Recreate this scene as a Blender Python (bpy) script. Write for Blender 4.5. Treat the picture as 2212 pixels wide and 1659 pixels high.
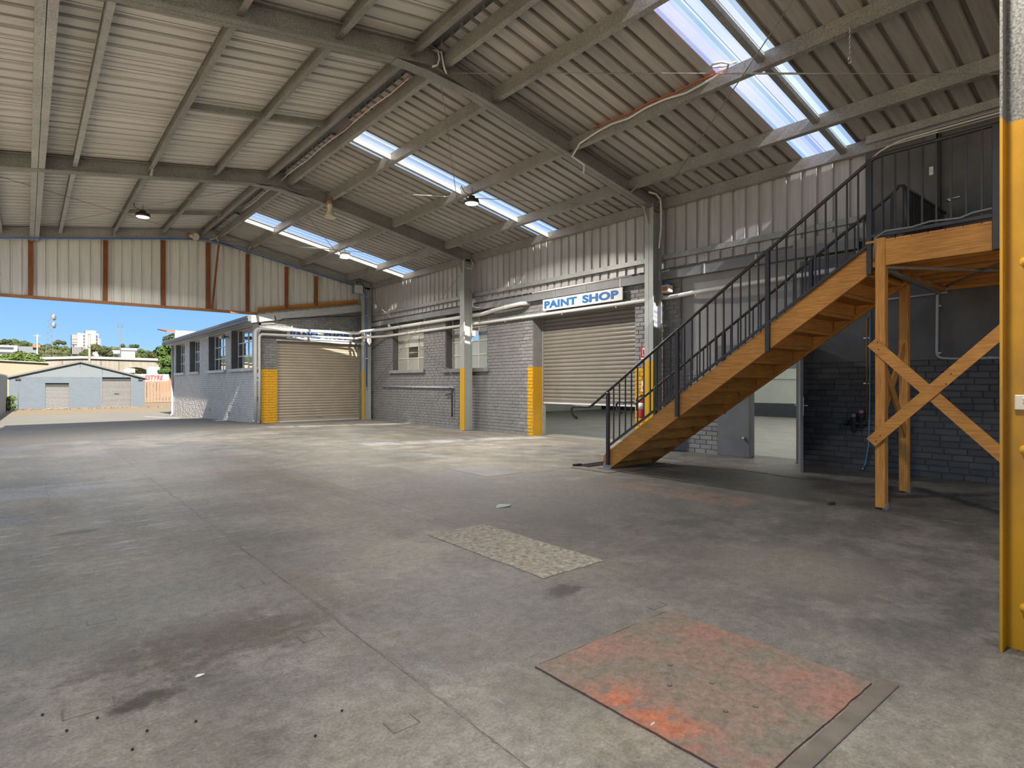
import bpy, bmesh, math, random
from mathutils import Vector, Matrix
random.seed(7)
for o in list(bpy.data.objects): bpy.data.objects.remove(o)
SC = bpy.context.scene; COL = SC.collection
# ------------------------------------------------------------ camera, world, sun, exposure
YAW = math.atan(1049/1262.)
cam = bpy.data.cameras.new('camera'); camo = bpy.data.objects.new('camera', cam); COL.objects.link(camo)
cam.sensor_width = 36; cam.lens = 1262/2212*36; cam.clip_start = .05; cam.clip_end = 3000
camo.location = (0, 0, 1.35); camo.rotation_euler = (math.pi/2, 0, -YAW); SC.camera = camo
vs = SC.view_settings; vs.view_transform = 'Standard'; vs.look = 'None'; vs.gamma = 1; vs.use_curve_mapping = False; vs.exposure = 1.5
cy = SC.cycles; cy.max_bounces = 6; cy.diffuse_bounces = 4; cy.glossy_bounces = 3; cy.transmission_bounces = 4; cy.transparent_max_bounces = 8; cy.caustics_reflective = False; cy.caustics_refractive = False; cy.use_adaptive_sampling = True; cy.adaptive_threshold = .06; cy.sample_clamp_indirect = 6.0
w = bpy.data.worlds.new('sky'); SC.world = w; w.use_nodes = True; nt = w.node_tree; nt.nodes.clear()
o_ = nt.nodes.new('ShaderNodeOutputWorld'); bg = nt.nodes.new('ShaderNodeBackground'); tc = nt.nodes.new('ShaderNodeTexCoord')
sx = nt.nodes.new('ShaderNodeSeparateXYZ'); rp = nt.nodes.new('ShaderNodeValToRGB')
nt.links.new(tc.outputs['Generated'], sx.inputs[0]); nt.links.new(sx.outputs['Z'], rp.inputs[0]); nt.links.new(bg.outputs[0], o_.inputs[0])
cn_ = nt.nodes.new('ShaderNodeTexNoise'); cn_.inputs['Scale'].default_value = 2.6; cn_.inputs['Detail'].default_value = 6; cr_ = nt.nodes.new('ShaderNodeMapRange'); cr_.inputs[1].default_value = .36; cr_.inputs[2].default_value = .56   # broken white cloud overhead
ce_ = nt.nodes.new('ShaderNodeMapRange'); ce_.inputs[1].default_value = .22; ce_.inputs[2].default_value = .5; cm_ = nt.nodes.new('ShaderNodeMath'); cm_.operation = 'MULTIPLY'; cx_ = nt.nodes.new('ShaderNodeMix'); cx_.data_type = 'RGBA'; cx_.inputs[7].default_value = (.95, .93, .90, 1)
nt.links.new(tc.outputs['Generated'], cn_.inputs['Vector']); nt.links.new(cn_.outputs[0], cr_.inputs[0]); nt.links.new(sx.outputs['Z'], ce_.inputs[0]); nt.links.new(cr_.outputs[0], cm_.inputs[0]); nt.links.new(ce_.outputs[0], cm_.inputs[1])
nt.links.new(cm_.outputs[0], cx_.inputs[0]); nt.links.new(rp.outputs[0], cx_.inputs[6]); nt.links.new(cx_.outputs[2], bg.inputs[0])
e = rp.color_ramp.elements; e[0].position = 0.0; e[0].color = (.55, .78, 1.0, 1); e[1].position = 1.0; e[1].color = (.40, .53, .78, 1)
for p_, c_ in ((.06, (.36, .66, 1.0, 1)), (.15, (.20, .50, 1.0, 1)), (.45, (.34, .54, .86, 1))):
    q_ = e.new(p_); q_.color = c_
bg.inputs[1].default_value = 0.36
sun = bpy.data.lights.new('sun', 'SUN'); sun.energy = 5.6; sun.angle = .0093; sun.color = (1, .93, .82)
suno = bpy.data.objects.new('sun', sun); COL.objects.link(suno)
suno.rotation_euler = Vector((.15, 1.29, -1)).to_track_quat('-Z', 'Y').to_euler(); suno.location = (0, -30, 30)
LAMP_W = 150.0
# ------------------------------------------------------------ materials
def lin(r, g, b):
    f = lambda c: ((c/255+.055)/1.055)**2.4 if c > 10 else c/255/12.92
    return (f(r), f(g), f(b))
class N:
    def __init__(s, name):
        s.m = bpy.data.materials.new(name); s.m.use_nodes = True; s.t = s.m.node_tree; s.t.nodes.clear()
        s.out = s.t.nodes.new('ShaderNodeOutputMaterial')
        s.pos = s.n('ShaderNodeNewGeometry').outputs['Position']
    def n(s, k): return s.t.nodes.new(k)
    def link(s, a, b):
        if hasattr(a, 'is_output'): s.t.links.new(a, b)
        else:
            try: b.default_value = a
            except Exception: b.default_value = tuple(a)+(1,) if len(a) == 3 else a
    def math(s, op, a, b=0.0, c=0.0, clamp=False):
        x = s.n('ShaderNodeMath'); x.operation = op; x.use_clamp = clamp
        s.link(a, x.inputs[0]); s.link(b, x.inputs[1]); s.link(c, x.inputs[2]); return x.outputs[0]
    def mix(s, f, a, b, mode='MIX'):
        x = s.n('ShaderNodeMix'); x.data_type = 'RGBA'; x.blend_type = mode
        s.link(f, x.inputs[0]); s.link(a, x.inputs[6]); s.link(b, x.inputs[7]); return x.outputs[2]
    def noise(s, scale=5, detail=4, rough=.55, vec=None, stretch=None):
        x = s.n('ShaderNodeTexNoise'); x.inputs['Scale'].default_value = scale; x.inputs['Detail'].default_value = detail; x.inputs['Roughness'].default_value = rough
        v = vec if vec is not None else s.pos
        if stretch:
            mp = s.n('ShaderNodeMapping'); mp.inputs['Scale'].default_value = stretch[:3]
            if len(stretch) > 3: mp.inputs['Rotation'].default_value = (stretch[3], 0, 0)
            s.t.links.new(v, mp.inputs[0]); v = mp.outputs[0]
        s.t.links.new(v, x.inputs['Vector']); return x.outputs[0]
    def ramp(s, f, lo, hi, a=0.0, b=1.0):
        x = s.n('ShaderNodeMapRange'); x.clamp = True
        s.link(f, x.inputs[0]); s.link(lo, x.inputs[1]); s.link(hi, x.inputs[2]); s.link(a, x.inputs[3]); s.link(b, x.inputs[4]); return x.outputs[0]
    def xyz(s, v=None):
        x = s.n('ShaderNodeSeparateXYZ'); s.t.links.new(v if v is not None else s.pos, x.inputs[0]); return x.outputs
    def bump(s, h, strength=.3, dist=.01):
        x = s.n('ShaderNodeBump'); x.inputs['Strength'].default_value = strength; x.inputs['Distance'].default_value = dist
        s.t.links.new(h, x.inputs['Height']); return x.outputs[0]
    def bsdf(s, col, rough=.6, metal=0.0, nrm=None, spec=.5, emit=None):
        b = s.n('ShaderNodeBsdfPrincipled'); s.link(col, b.inputs['Base Color']); s.link(rough, b.inputs['Roughness']); s.link(metal, b.inputs['Metallic'])
        b.inputs['Specular IOR Level'].default_value = spec
        if nrm is not None: s.t.links.new(nrm, b.inputs['Normal'])
        if emit: s.link(emit[0], b.inputs['Emission Color']); b.inputs['Emission Strength'].default_value = emit[1]
        s.t.links.new(b.outputs[0], s.out.inputs[0]); return s.m
    def rect(s, x0, x1, y0, y1, soft=.03, X=None, Y=None):
        f = lambda v, a, b: s.math('MULTIPLY', s.ramp(v, a-soft, a+soft), s.ramp(v, b-soft, b+soft, 1.0, 0.0))
        return s.math('MULTIPLY', f(X, x0, x1), f(Y, y0, y1))
    def rnd(s): return s.n('ShaderNodeObjectInfo').outputs['Random']
def plain(name, col, rough=.6, metal=0.0, var=.12, scale=6, bump=0.0, bscale=60, spec=.5, orand=0.0, stretch=None):
    k = N(name); f = k.ramp(k.noise(scale, 4, .6, stretch=stretch), .3, .7, 1-var, 1+var)
    if orand: f = k.math('MULTIPLY', f, k.ramp(k.rnd(), 0.0, 1.0, 1-orand, 1+orand))
    c = k.mix(1.0, tuple(col)+(1,), f, 'MULTIPLY')
    nr = k.bump(k.noise(bscale, 3), bump, .01) if bump else None
    return k.bsdf(c, rough, metal, nr, spec)
def galv(name, col, metal=.35, rough=.45, orand=0.0):
    k = N(name); v = k.n('ShaderNodeTexVoronoi'); v.inputs['Scale'].default_value = 90; k.t.links.new(k.pos, v.inputs['Vector'])
    sp = k.ramp(k.xyz(v.outputs['Color'])[0], 0.0, 1.0, .72, 1.25)
    f = k.math('MULTIPLY', sp, k.ramp(k.noise(2.2, 4), .3, .7, .85, 1.15))
    return k.bsdf(k.mix(1.0, tuple(col)+(1,), f, 'MULTIPLY'), rough, metal)
def wood(name, col, stretch):
    k = N(name); g = k.noise(9, 6, .65, stretch=stretch); g2 = k.noise(2.0, 2, .5)
    c = k.mix(k.ramp(g, .35, .68), tuple(q*.62 for q in col)+(1,), tuple(q*1.12 for q in col)+(1,))
    c = k.mix(1.0, c, k.math('MULTIPLY', k.ramp(g2, .3, .7, .85, 1.12), k.ramp(k.rnd(), 0.0, 1.0, .88, 1.1)), 'MULTIPLY')
    return k.bsdf(c, .55, 0.0, k.bump(g, .1, .004), .3)
def brickmat(name, col, rects=(), orand=.16, grime=.35):
    k = N(name); x, y, z = k.xyz()
    f = k.math('MULTIPLY', k.ramp(k.noise(3, 5, .6), .3, .75, 1-.12, 1.14), k.ramp(k.rnd(), 0.0, 1.0, 1-orand, 1+orand))
    c = k.mix(1.0, tuple(col)+(1,), f, 'MULTIPLY')
    wear = k.math('MULTIPLY', k.ramp(k.noise(4.5, 6, .7), .55, .75), k.ramp(z, 0.0, 1.2, grime, 0.0))
    c = k.mix(wear, c, tuple(lin(150, 148, 146))+(1,))
    for axis, a, b, z0, z1, rc in rects:
        j = k.math('MULTIPLY', k.math('SUBTRACT', k.noise(12, 3), .5), .05)
        mk = k.rect(a, b, z0, z1, .006, k.math('ADD', (x, y)[axis], j), k.math('ADD', z, j))
        wr = k.math('MULTIPLY', k.ramp(k.noise(6, 6, .7), .56, .66), k.ramp(z, .2, 1.3, .8, .08))
        c = k.mix(k.math('MULTIPLY', mk, k.math('SUBTRACT', 1.0, wr)), c, tuple(rc)+(1,))
    return k.bsdf(c, .55, 0.0, k.bump(k.noise(90, 4, .7), .35, .006), .4)
YEL = (.62, .33, .012)
M = {}
M['galv'] = galv('galvanised steel', (.34, .345, .32)); M['galv_dark'] = galv('weathered galvanised steel', (.26, .255, .235), .3, .5)
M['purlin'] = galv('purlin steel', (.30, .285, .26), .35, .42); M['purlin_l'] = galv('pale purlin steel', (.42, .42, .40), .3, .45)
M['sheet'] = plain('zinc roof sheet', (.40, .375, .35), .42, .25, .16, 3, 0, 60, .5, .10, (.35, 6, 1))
M['sheet_l'] = plain('lit zinc roof sheet', (.68, .66, .63), .4, .2, .10, 3, 0, 60, .5, .06, (.35, 6, 1))  # left slope's brightness from the lit ground, put into a paler sheet colour
M['sheet_w'] = plain('zinc wall sheet', (.46, .44, .42), .42, .25, .16, 3, 0, 60, .5, .08, (6, 6, .35))
M['sheet_e'] = plain('pale wall sheet', (.72, .72, .67), .5, .1, .10, 3, 0, 60, .5, .05, (6, 6, .35))
M['brick'] = brickmat('grey painted brick', (.235, .225, .212), [(1, 11.30, 11.56, -.5, 1.80, YEL), (1, 7.62, 8.06, -.5, 1.70, YEL)])
M['brick_p'] = brickmat('grey painted brick front', (.20, .20, .19), [(0, 5.9, 6.76, -.5, 1.86, YEL)])
M['brick_s'] = brickmat('pale grey painted brick', (.52, .485, .455), [], .1)
M['brick_d'] = brickmat('charcoal painted brick', (.090, .085, .081), [], .2, .04)
M['mortar'] = M['brick']
M['char'] = plain('charcoal paint', (.100, .095, .092), .5, 0, .25, 2.5, .1, 40)
M['grey'] = plain('mid grey paint', (.30, .29, .275), .5, 0, .12, 2.5, .1, 40)
M['bluegrey'] = plain('blue grey door paint', (.165, .163, .162), .5, 0, .15, 2.5)
M['black'] = plain('black steel paint', (.034, .032, .030), .38, .1, .2, 8)
M['yellow'] = plain('yellow paint', (.66, .36, .012), .4, 0, .14, 3)
def ycol():
    k = N('yellow painted steel'); x, y, z = k.xyz()
    g = k.noise(80, 2, .5); base = k.mix(k.ramp(g, .35, .65), (.10, .095, .082, 1), (.27, .255, .225, 1))
    st = k.ramp(k.noise(2.0, 5, .65, stretch=(1, 1, .5)), .42, .7); yc = k.mix(k.math('MULTIPLY', st, .85), (.50, .255, .009, 1), (.27, .13, .018, 1))
    chip = k.ramp(k.noise(16, 5, .7), .70, .72); yc = k.mix(chip, yc, (.45, .46, .5, 1))
    jag = k.math('ADD', z, k.math('MULTIPLY', k.math('SUBTRACT', k.noise(3, 2), .5), .03))
    c = k.mix(k.ramp(jag, 2.685, 2.695), yc, base)
    return k.bsdf(c, .38, 0.1)
M['ycol'] = ycol()
def flange():
    k = N('steel with yellow band'); x, y, z = k.xyz()
    sp = k.ramp(k.noise(80, 2, .5), .3, .7, .8, 1.2); base = k.mix(1.0, (.40, .41, .385, 1), sp, 'MULTIPLY')
    wr = k.ramp(k.noise(9, 5, .7), .66, .70); yc = k.mix(wr, (.66, .36, .012, 1), (.25, .22, .17, 1))
    inner = k.math('LESS_THAN', x, 9.724)
    f = k.math('MULTIPLY', inner, k.math('LESS_THAN', z, 1.82))
    return k.bsdf(k.mix(f, base, yc), .45, .2)
M['col'] = flange()
M['pvc'] = plain('white pvc pipe', (.66, .65, .62), .4, 0, .06); M['pipe_g'] = plain('grey painted pipe', (.42, .42, .44), .4, 0, .06)
M['white'] = plain('white paint', (.75, .75, .74), .4, 0, .05); M['cream'] = plain('cream plastic', (.62, .57, .45), .4, 0, .05)
M['sign'] = plain('sign white', (.68, .67, .65), .35, 0, .06); M['blue'] = plain('sign blue', (.03, .13, .33), .4, 0, .05)
M['red'] = plain('red enamel', (.50, .02, .03), .3, 0, .08); M['orange'] = plain('orange conduit', (.62, .10, .02), .4); M['bluep'] = plain('blue conduit', (.02, .12, .42), .4)
M['rubber'] = plain('dark rubber', (.02, .02, .02), .6); M['hose'] = plain('blue hose', (.09, .22, .30), .4); M['pink'] = plain('pink cap', (.5, .2, .3), .5)
M['chrome'] = plain('brushed chrome', (.62, .62, .6), .25, .9, .03); M['brass'] = plain('brass', (.62, .55, .22), .35, .5)
M['shutter'] = plain('beige roller shutter', (.205, .18, .148), .42, .1, .08, 2, 0, 60, .5, .03); M['shutter_p'] = plain('tan roller shutter', (.36, .305, .225), .42, .1, .08, 2, 0, 60, .5, .03)
M['shutter_f'] = plain('grey shed shutter', (.060, .057, .057), .5)
M['wood_y'] = wood('orange pine y', (.60, .262, .056), (9, .5, 9)); M['wood_x'] = wood('orange pine x', (.56, .24, .05), (.5, 9, 9)); M['wood_z'] = wood('orange pine z', (.60, .262, .056), (9, 9, .5))
M['wood_s'] = wood('orange pine slope', (.60, .262, .056), (9, .5, 9, math.atan(.69)))
M['wood_old'] = wood('aged brown timber', (.30, .10, .035), (9, 9, .6)); M['wood_pl'] = wood('aged plate timber', (.46, .20, .075), (.6, 9, 9))
M['fascia'] = plain('grey brown gutter', (.15, .14, .137), .5, .1, .06); M['barge'] = plain('pale barge board', (.48, .50, .48), .5, 0, .1)
M['gutter'] = plain('dark grey gutter', (.20, .20, .20), .5, .1, .15, 2)
M['room'] = plain('pale room wall', (.50, .53, .50), .6, 0, .08, 1.5); M['roomband'] = plain('dark room band', (.05, .055, .07), .5)
M['lampglass'] = N('lamp lens').bsdf((.9, .9, .88), .4, 0, None, .5, ((1, .96, .9), 1.2))
def glass(name, tint, refl):
    k = N(name); t = k.n('ShaderNodeBsdfTransparent'); t.inputs[0].default_value = tint+(1,)
    g = k.n('ShaderNodeBsdfGlossy'); g.inputs['Roughness'].default_value = .02; g.inputs[0].default_value = (.9, .93, .95, 1)
    fr = k.n('ShaderNodeFresnel'); fr.inputs[0].default_value = 1.5
    f = k.math('ADD', k.math('MULTIPLY', fr.outputs[0], 1.0), refl, clamp=True)
    m = k.n('ShaderNodeMixShader'); k.t.links.new(f, m.inputs[0]); k.t.links.new(t.outputs[0], m.inputs[1]); k.t.links.new(g.outputs[0], m.inputs[2]); k.t.links.new(m.outputs[0], k.out.inputs[0]); return k.m
M['glass'] = glass('window glass', (.75, .78, .76), .16); M['glass_s'] = glass('reflective window glass', (.5, .55, .6), .55)
def frosted():
    k = N('frosted window glass'); k2 = k.ramp(k.rnd(), .2, .9, .75, 1.15); return k.bsdf(k.mix(1.0, (.42, .42, .36, 1), k2, 'MULTIPLY'), .12, 0.0, None, .7)
M['glass_f'] = frosted()
def poly(name, a, b, c, haze=.08):
    k = N(name); s = k.noise(1.0, 3, .6, stretch=(.06, 9, .06)); s2 = k.noise(1.0, 2, .6, stretch=(.3, 5, .3)); s2n = k.ramp(s2, .4, .65)
    col = k.mix(s2n, k.mix(k.ramp(s, .35, .65), a+(1,), b+(1,)), c+(1,))
    t = k.n('ShaderNodeBsdfTransparent'); k.t.links.new(col, t.inputs[0]); d = k.n('ShaderNodeBsdfTranslucent'); k.t.links.new(col, d.inputs[0])
    m = k.n('ShaderNodeMixShader'); m.inputs[0].default_value = haze
    k.t.links.new(t.outputs[0], m.inputs[1]); k.t.links.new(d.outputs[0], m.inputs[2]); k.t.links.new(m.outputs[0], k.out.inputs[0]); return k.m
M['poly'] = poly('clear roof sheet', (.95, .96, .98), (.91, .94, .97), (.96, .96, .96)); M['poly_v'] = poly('violet tinted roof sheet', (.76, .84, 1.0), (.86, .76, 1.0), (.82, .94, 1.0), .12); M['poly_h'] = poly('hazy roof sheet', (.85, .87, .85), (.8, .82, .8), (.85, .87, .85), .88)
def floor_mat():
    k = N('stained concrete floor'); x, y, z = k.xyz()
    n1 = k.noise(.55, 6, .6); n2 = k.noise(2.6, 6, .65); n3 = k.noise(14, 5, .7); fine = k.noise(70, 4, .75)
    c = k.mix(k.ramp(n1, .40, .60), (.150, .146, .138, 1), (.232, .210, .176, 1))
    c = k.mix(1.0, c, k.math('MULTIPLY', k.ramp(n2, .3, .7, .74, 1.24), k.ramp(k.noise(1.1, 6, .7, stretch=(.9, 1.3, 1)), .35, .65, .82, 1.16)), 'MULTIPLY')
    st = k.noise(.5, 5, .6, stretch=(1.6, .35, 1)); c = k.mix(k.math('MULTIPLY', k.ramp(st, .46, .66), .7), c, (.118, .096, .070, 1))
    asph = k.math('MULTIPLY', k.ramp(k.math('ADD', x, k.math('MULTIPLY', k.math('SUBTRACT', n2, .5), 3.0)), 2.3, 3.6), k.ramp(k.math('ADD', y, k.math('MULTIPLY', n2, 2.0)), 5.2, 8.2, 1.0, 0.0))
    c = k.mix(k.math('MULTIPLY', asph, .8), c, k.mix(k.ramp(n2, .4, .62), (.088, .085, .080, 1), (.165, .152, .132, 1)))
    # pale worn areas and darker patches
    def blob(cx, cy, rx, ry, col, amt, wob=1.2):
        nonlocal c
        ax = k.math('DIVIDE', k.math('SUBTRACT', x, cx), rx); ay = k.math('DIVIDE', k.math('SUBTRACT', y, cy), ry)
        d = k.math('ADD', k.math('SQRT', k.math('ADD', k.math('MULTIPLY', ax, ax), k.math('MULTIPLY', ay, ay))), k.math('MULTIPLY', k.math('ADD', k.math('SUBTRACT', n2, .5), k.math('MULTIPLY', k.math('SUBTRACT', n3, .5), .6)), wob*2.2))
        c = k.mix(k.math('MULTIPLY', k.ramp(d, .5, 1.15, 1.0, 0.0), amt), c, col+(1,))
    blob(4.35, 2.0, .55, .55, (.20, .182, .15), .7); blob(5.0, 5.0, 1.2, 1.0, (.20, .19, .165), .5); blob(.75, 3.4, .6, .36, (.085, .068, .048), .7)
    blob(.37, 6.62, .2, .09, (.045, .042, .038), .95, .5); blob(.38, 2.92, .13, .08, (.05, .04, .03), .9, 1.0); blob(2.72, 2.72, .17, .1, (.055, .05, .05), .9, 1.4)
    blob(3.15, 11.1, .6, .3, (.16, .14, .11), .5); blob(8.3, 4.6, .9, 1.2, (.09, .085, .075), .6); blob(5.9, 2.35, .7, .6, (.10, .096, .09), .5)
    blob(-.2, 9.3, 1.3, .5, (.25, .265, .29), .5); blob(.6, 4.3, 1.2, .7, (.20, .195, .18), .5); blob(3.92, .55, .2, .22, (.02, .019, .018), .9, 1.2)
    chalk = k.math('MULTIPLY', k.ramp(k.noise(5, 6, .75, stretch=(.5, 2.2, 1)), .56, .64), k.rect(-.6, 1.5, 4.9, 8.6, .5, x, y)); c = k.mix(k.math('MULTIPLY', chalk, .7), c, (.36, .38, .40, 1))
    ln = k.math('MULTIPLY', k.rect(-.9, 1.34, 9.82, 9.9, .03, x, y), k.ramp(n3, .4, .6)); c = k.mix(k.math('MULTIPLY', ln, .6), c, (.34, .36, .38, 1))
    red = k.math('MULTIPLY', k.rect(5.95, 6.55, 3.35, 5.15, .05, k.math('ADD', x, k.math('MULTIPLY', k.math('SUBTRACT', n3, .5), .12)), y), k.ramp(n2, .36, .56))
    c = k.mix(k.math('MULTIPLY', red, .75), c, (.27, .165, .125, 1)); c = k.mix(k.math('MULTIPLY', k.rect(6.1, 6.5, 4.0, 5.0, .15, x, y), k.math('MULTIPLY', k.ramp(n3, .4, .6), .5)), c, (.2, .21, .155, 1))
    c = k.mix(1.0, c, k.math('MULTIPLY', k.ramp(n3, .28, .72, .70, 1.30), k.ramp(fine, .32, .68, .68, 1.32)), 'MULTIPLY')
    def seam(v, at, u, a, b_, wdt=.012):
        nonlocal c
        d = k.math('ABSOLUTE', k.math('SUBTRACT', k.math('ADD', v, k.math('MULTIPLY', k.math('SUBTRACT', n2, .5), .16)), at)); f = k.math('MULTIPLY', k.ramp(d, 0.0, wdt, 1.0, 0.0), k.math('MULTIPLY', k.ramp(u, a, a+.2), k.ramp(u, b_-.2, b_, 1.0, 0.0))); c = k.mix(k.math('MULTIPLY', f, k.ramp(n3, .38, .6, .05, .75)), c, (.06, .045, .04, 1))
    seam(x, 1.37, y, 1.2, 9.9); seam(x, 3.18, y, 4.5, 11.6, .009); seam(y, 11.58, x, -1, 3.2, .015); seam(x, .2, y, 8.3, 11.1, .008)
    sp = k.ramp(k.noise(22, 3, .6), .68, .72); c = k.mix(k.math('MULTIPLY', sp, .6), c, (.07, .065, .06, 1))
    h = k.math('ADD', k.math('MULTIPLY', n3, .6), k.math('MULTIPLY', fine, k.math('ADD', .25, k.math('MULTIPLY', asph, .8))))
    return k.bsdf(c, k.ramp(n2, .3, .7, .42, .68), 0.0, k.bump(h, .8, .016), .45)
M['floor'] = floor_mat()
M['slab_in'] = plain('room floor concrete', (.22, .215, .2), .5, 0, .18, 1.2, .2, 30)
M['patch'] = plain('rough concrete patch', (.27, .24, .20), .9, 0, .45, 22, .6, 40); M['gravel'] = plain('gravelly concrete', (.20, .175, .14), .9, 0, .35, 40, 1.0, 60)
def redplate():
    k = N('worn red plate'); x, y, z = k.xyz(); n = k.noise(3.2, 6, .68); n3 = k.noise(25, 5, .7)
    c = k.mix(k.ramp(n, .42, .62), (.15, .128, .104, 1), (.225, .122, .094, 1))
    g = k.math('MULTIPLY', k.ramp(n, .45, .6), k.rect(2.05, 2.45, 1.1, 1.8, .25, x, y)); c = k.mix(k.math('MULTIPLY', g, .7), c, (.14, .135, .112, 1))
    b = k.math('MULTIPLY', k.ramp(k.noise(5, 5, .7), .45, .52), k.rect(1.86, 2.02, 1.2, 1.75, .09, x, y)); c = k.mix(b, c, (.36, .115, .058, 1))
    c = k.mix(1.0, c, k.math('MULTIPLY', k.ramp(n3, .3, .7, .7, 1.25), k.ramp(k.noise(70, 4, .75), .3, .7, .75, 1.25)), 'MULTIPLY'); c = k.mix(k.ramp(k.noise(9, 4, .6), .69, .73), c, (.07, .055, .045, 1))
    return k.bsdf(c, .6, 0.0, k.bump(n3, .5, .006), .4)
M['redplate'] = redplate(); M['strip'] = plain('worn steel strip', (.15, .13, .11), .5, .2, .2, 8)
def yard_mat():
    k = N('yard asphalt'); x, y, z = k.xyz(); n = k.noise(.35, 5, .6); n3 = k.noise(8, 5, .7)
    c = k.mix(k.ramp(n, .35, .65), (.142, .136, .125, 1), (.165, .152, .130, 1)); d = k.ramp(k.math('ADD', y, k.math('MULTIPLY', n, 6.0)), 44, 47)
    c = k.mix(k.math('MULTIPLY', d, .9), c, (.175, .14, .092, 1)); c = k.mix(1.0, c, k.ramp(n3, .3, .7, .88, 1.12), 'MULTIPLY')
    return k.bsdf(c, .8, 0.0, k.bump(n3, .2, .01), .3)
M['yard'] = yard_mat()
M['bounce_ground'] = plain('pale bounce ground', (.46, .395, .31), .8, 0, .1, .5)  # ground out of view, coloured pale to bounce warm light into the shed
def leafmat(name, a, b):
    k = N(name); c = k.mix(k.ramp(k.noise(1.2, 3, .6), .35, .65), a+(1,), b+(1,)); c = k.mix(k.ramp(k.noise(.25, 2), .35, .65), c, tuple(.6*q for q in a)+(1,)); return k.bsdf(c, .7, 0.0, None, .2)
M['leaf'] = leafmat('tree leaves', (.028, .062, .012), (.085, .13, .024)); M['leaf2'] = leafmat('olive leaves', (.042, .058, .018), (.088, .098, .034)); M['leaf3'] = leafmat('bright leaves', (.055, .10, .014), (.14, .175, .035))
M['bark'] = plain('bark', (.10, .075, .05), .8); M['hill'] = leafmat('wooded hill', (.03, .043, .016), (.05, .06, .024))
M['farbrick'] = None
def farbrick():
    k = N('blue grey painted far brick'); b = k.n('ShaderNodeTexBrick'); b.inputs['Scale'].default_value = 1.0; b.inputs['Brick Width'].default_value = .25; b.inputs['Row Height'].default_value = .09; b.inputs['Mortar Size'].default_value = .008
    b.inputs['Color1'].default_value = (.100, .122, .146, 1); b.inputs['Color2'].default_value = (.088, .110, .133, 1); b.inputs['Mortar'].default_value = (.075, .09, .108, 1)
    mp = k.n('ShaderNodeMapping'); mp.inputs['Rotation'].default_value = (math.pi/2, 0, 0); k.t.links.new(k.pos, mp.inputs[0]); k.t.links.new(mp.outputs[0], b.inputs['Vector'])
    return k.bsdf(b.outputs[0], .7, 0.0, None, .3)
M['farbrick'] = farbrick(); M['fargable'] = plain('pale blue grey board', (.108, .130, .143), .6, 0, .06, .5); M['fartrim'] = plain('grey roof trim', (.11, .105, .105), .6)
M['conc_old'] = plain('streaked pale concrete', (.185, .172, .142), .8, 0, .2, 1.2, 0, 60, .3, 0, (2.5, 2.5, .15)); M['creamwall'] = plain('cream rendered wall', (.215, .185, .132), .8, 0, .06, .5)
M['tan'] = plain('tan metal fence', (.19, .125, .08), .6, 0, .08); M['wfence'] = plain('weathered grey fence', (.30, .29, .27), .8, 0, .25, 3, 0, 60, .3, 0, (2, 2, .3))
M['twhite'] = plain('white render', (.23, .23, .23), .6, 0, .03); M['tgrey'] = plain('dark grey cladding', (.17, .17, .18), .6); M['tglass'] = plain('dark window', (.05, .055, .06), .2); M['terra'] = plain('terracotta roof', (.24, .09, .034), .7)
M['truck'] = plain('yellow machine paint', (.42, .31, .008), .5); M['tgreen'] = plain('pale green tank', (.25, .48, .36), .6)
M['plastic'] = plain('clear plastic film', (.45, .48, .46), .3); M['dirt'] = plain('dark crumb', (.03, .025, .02), .9)
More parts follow.
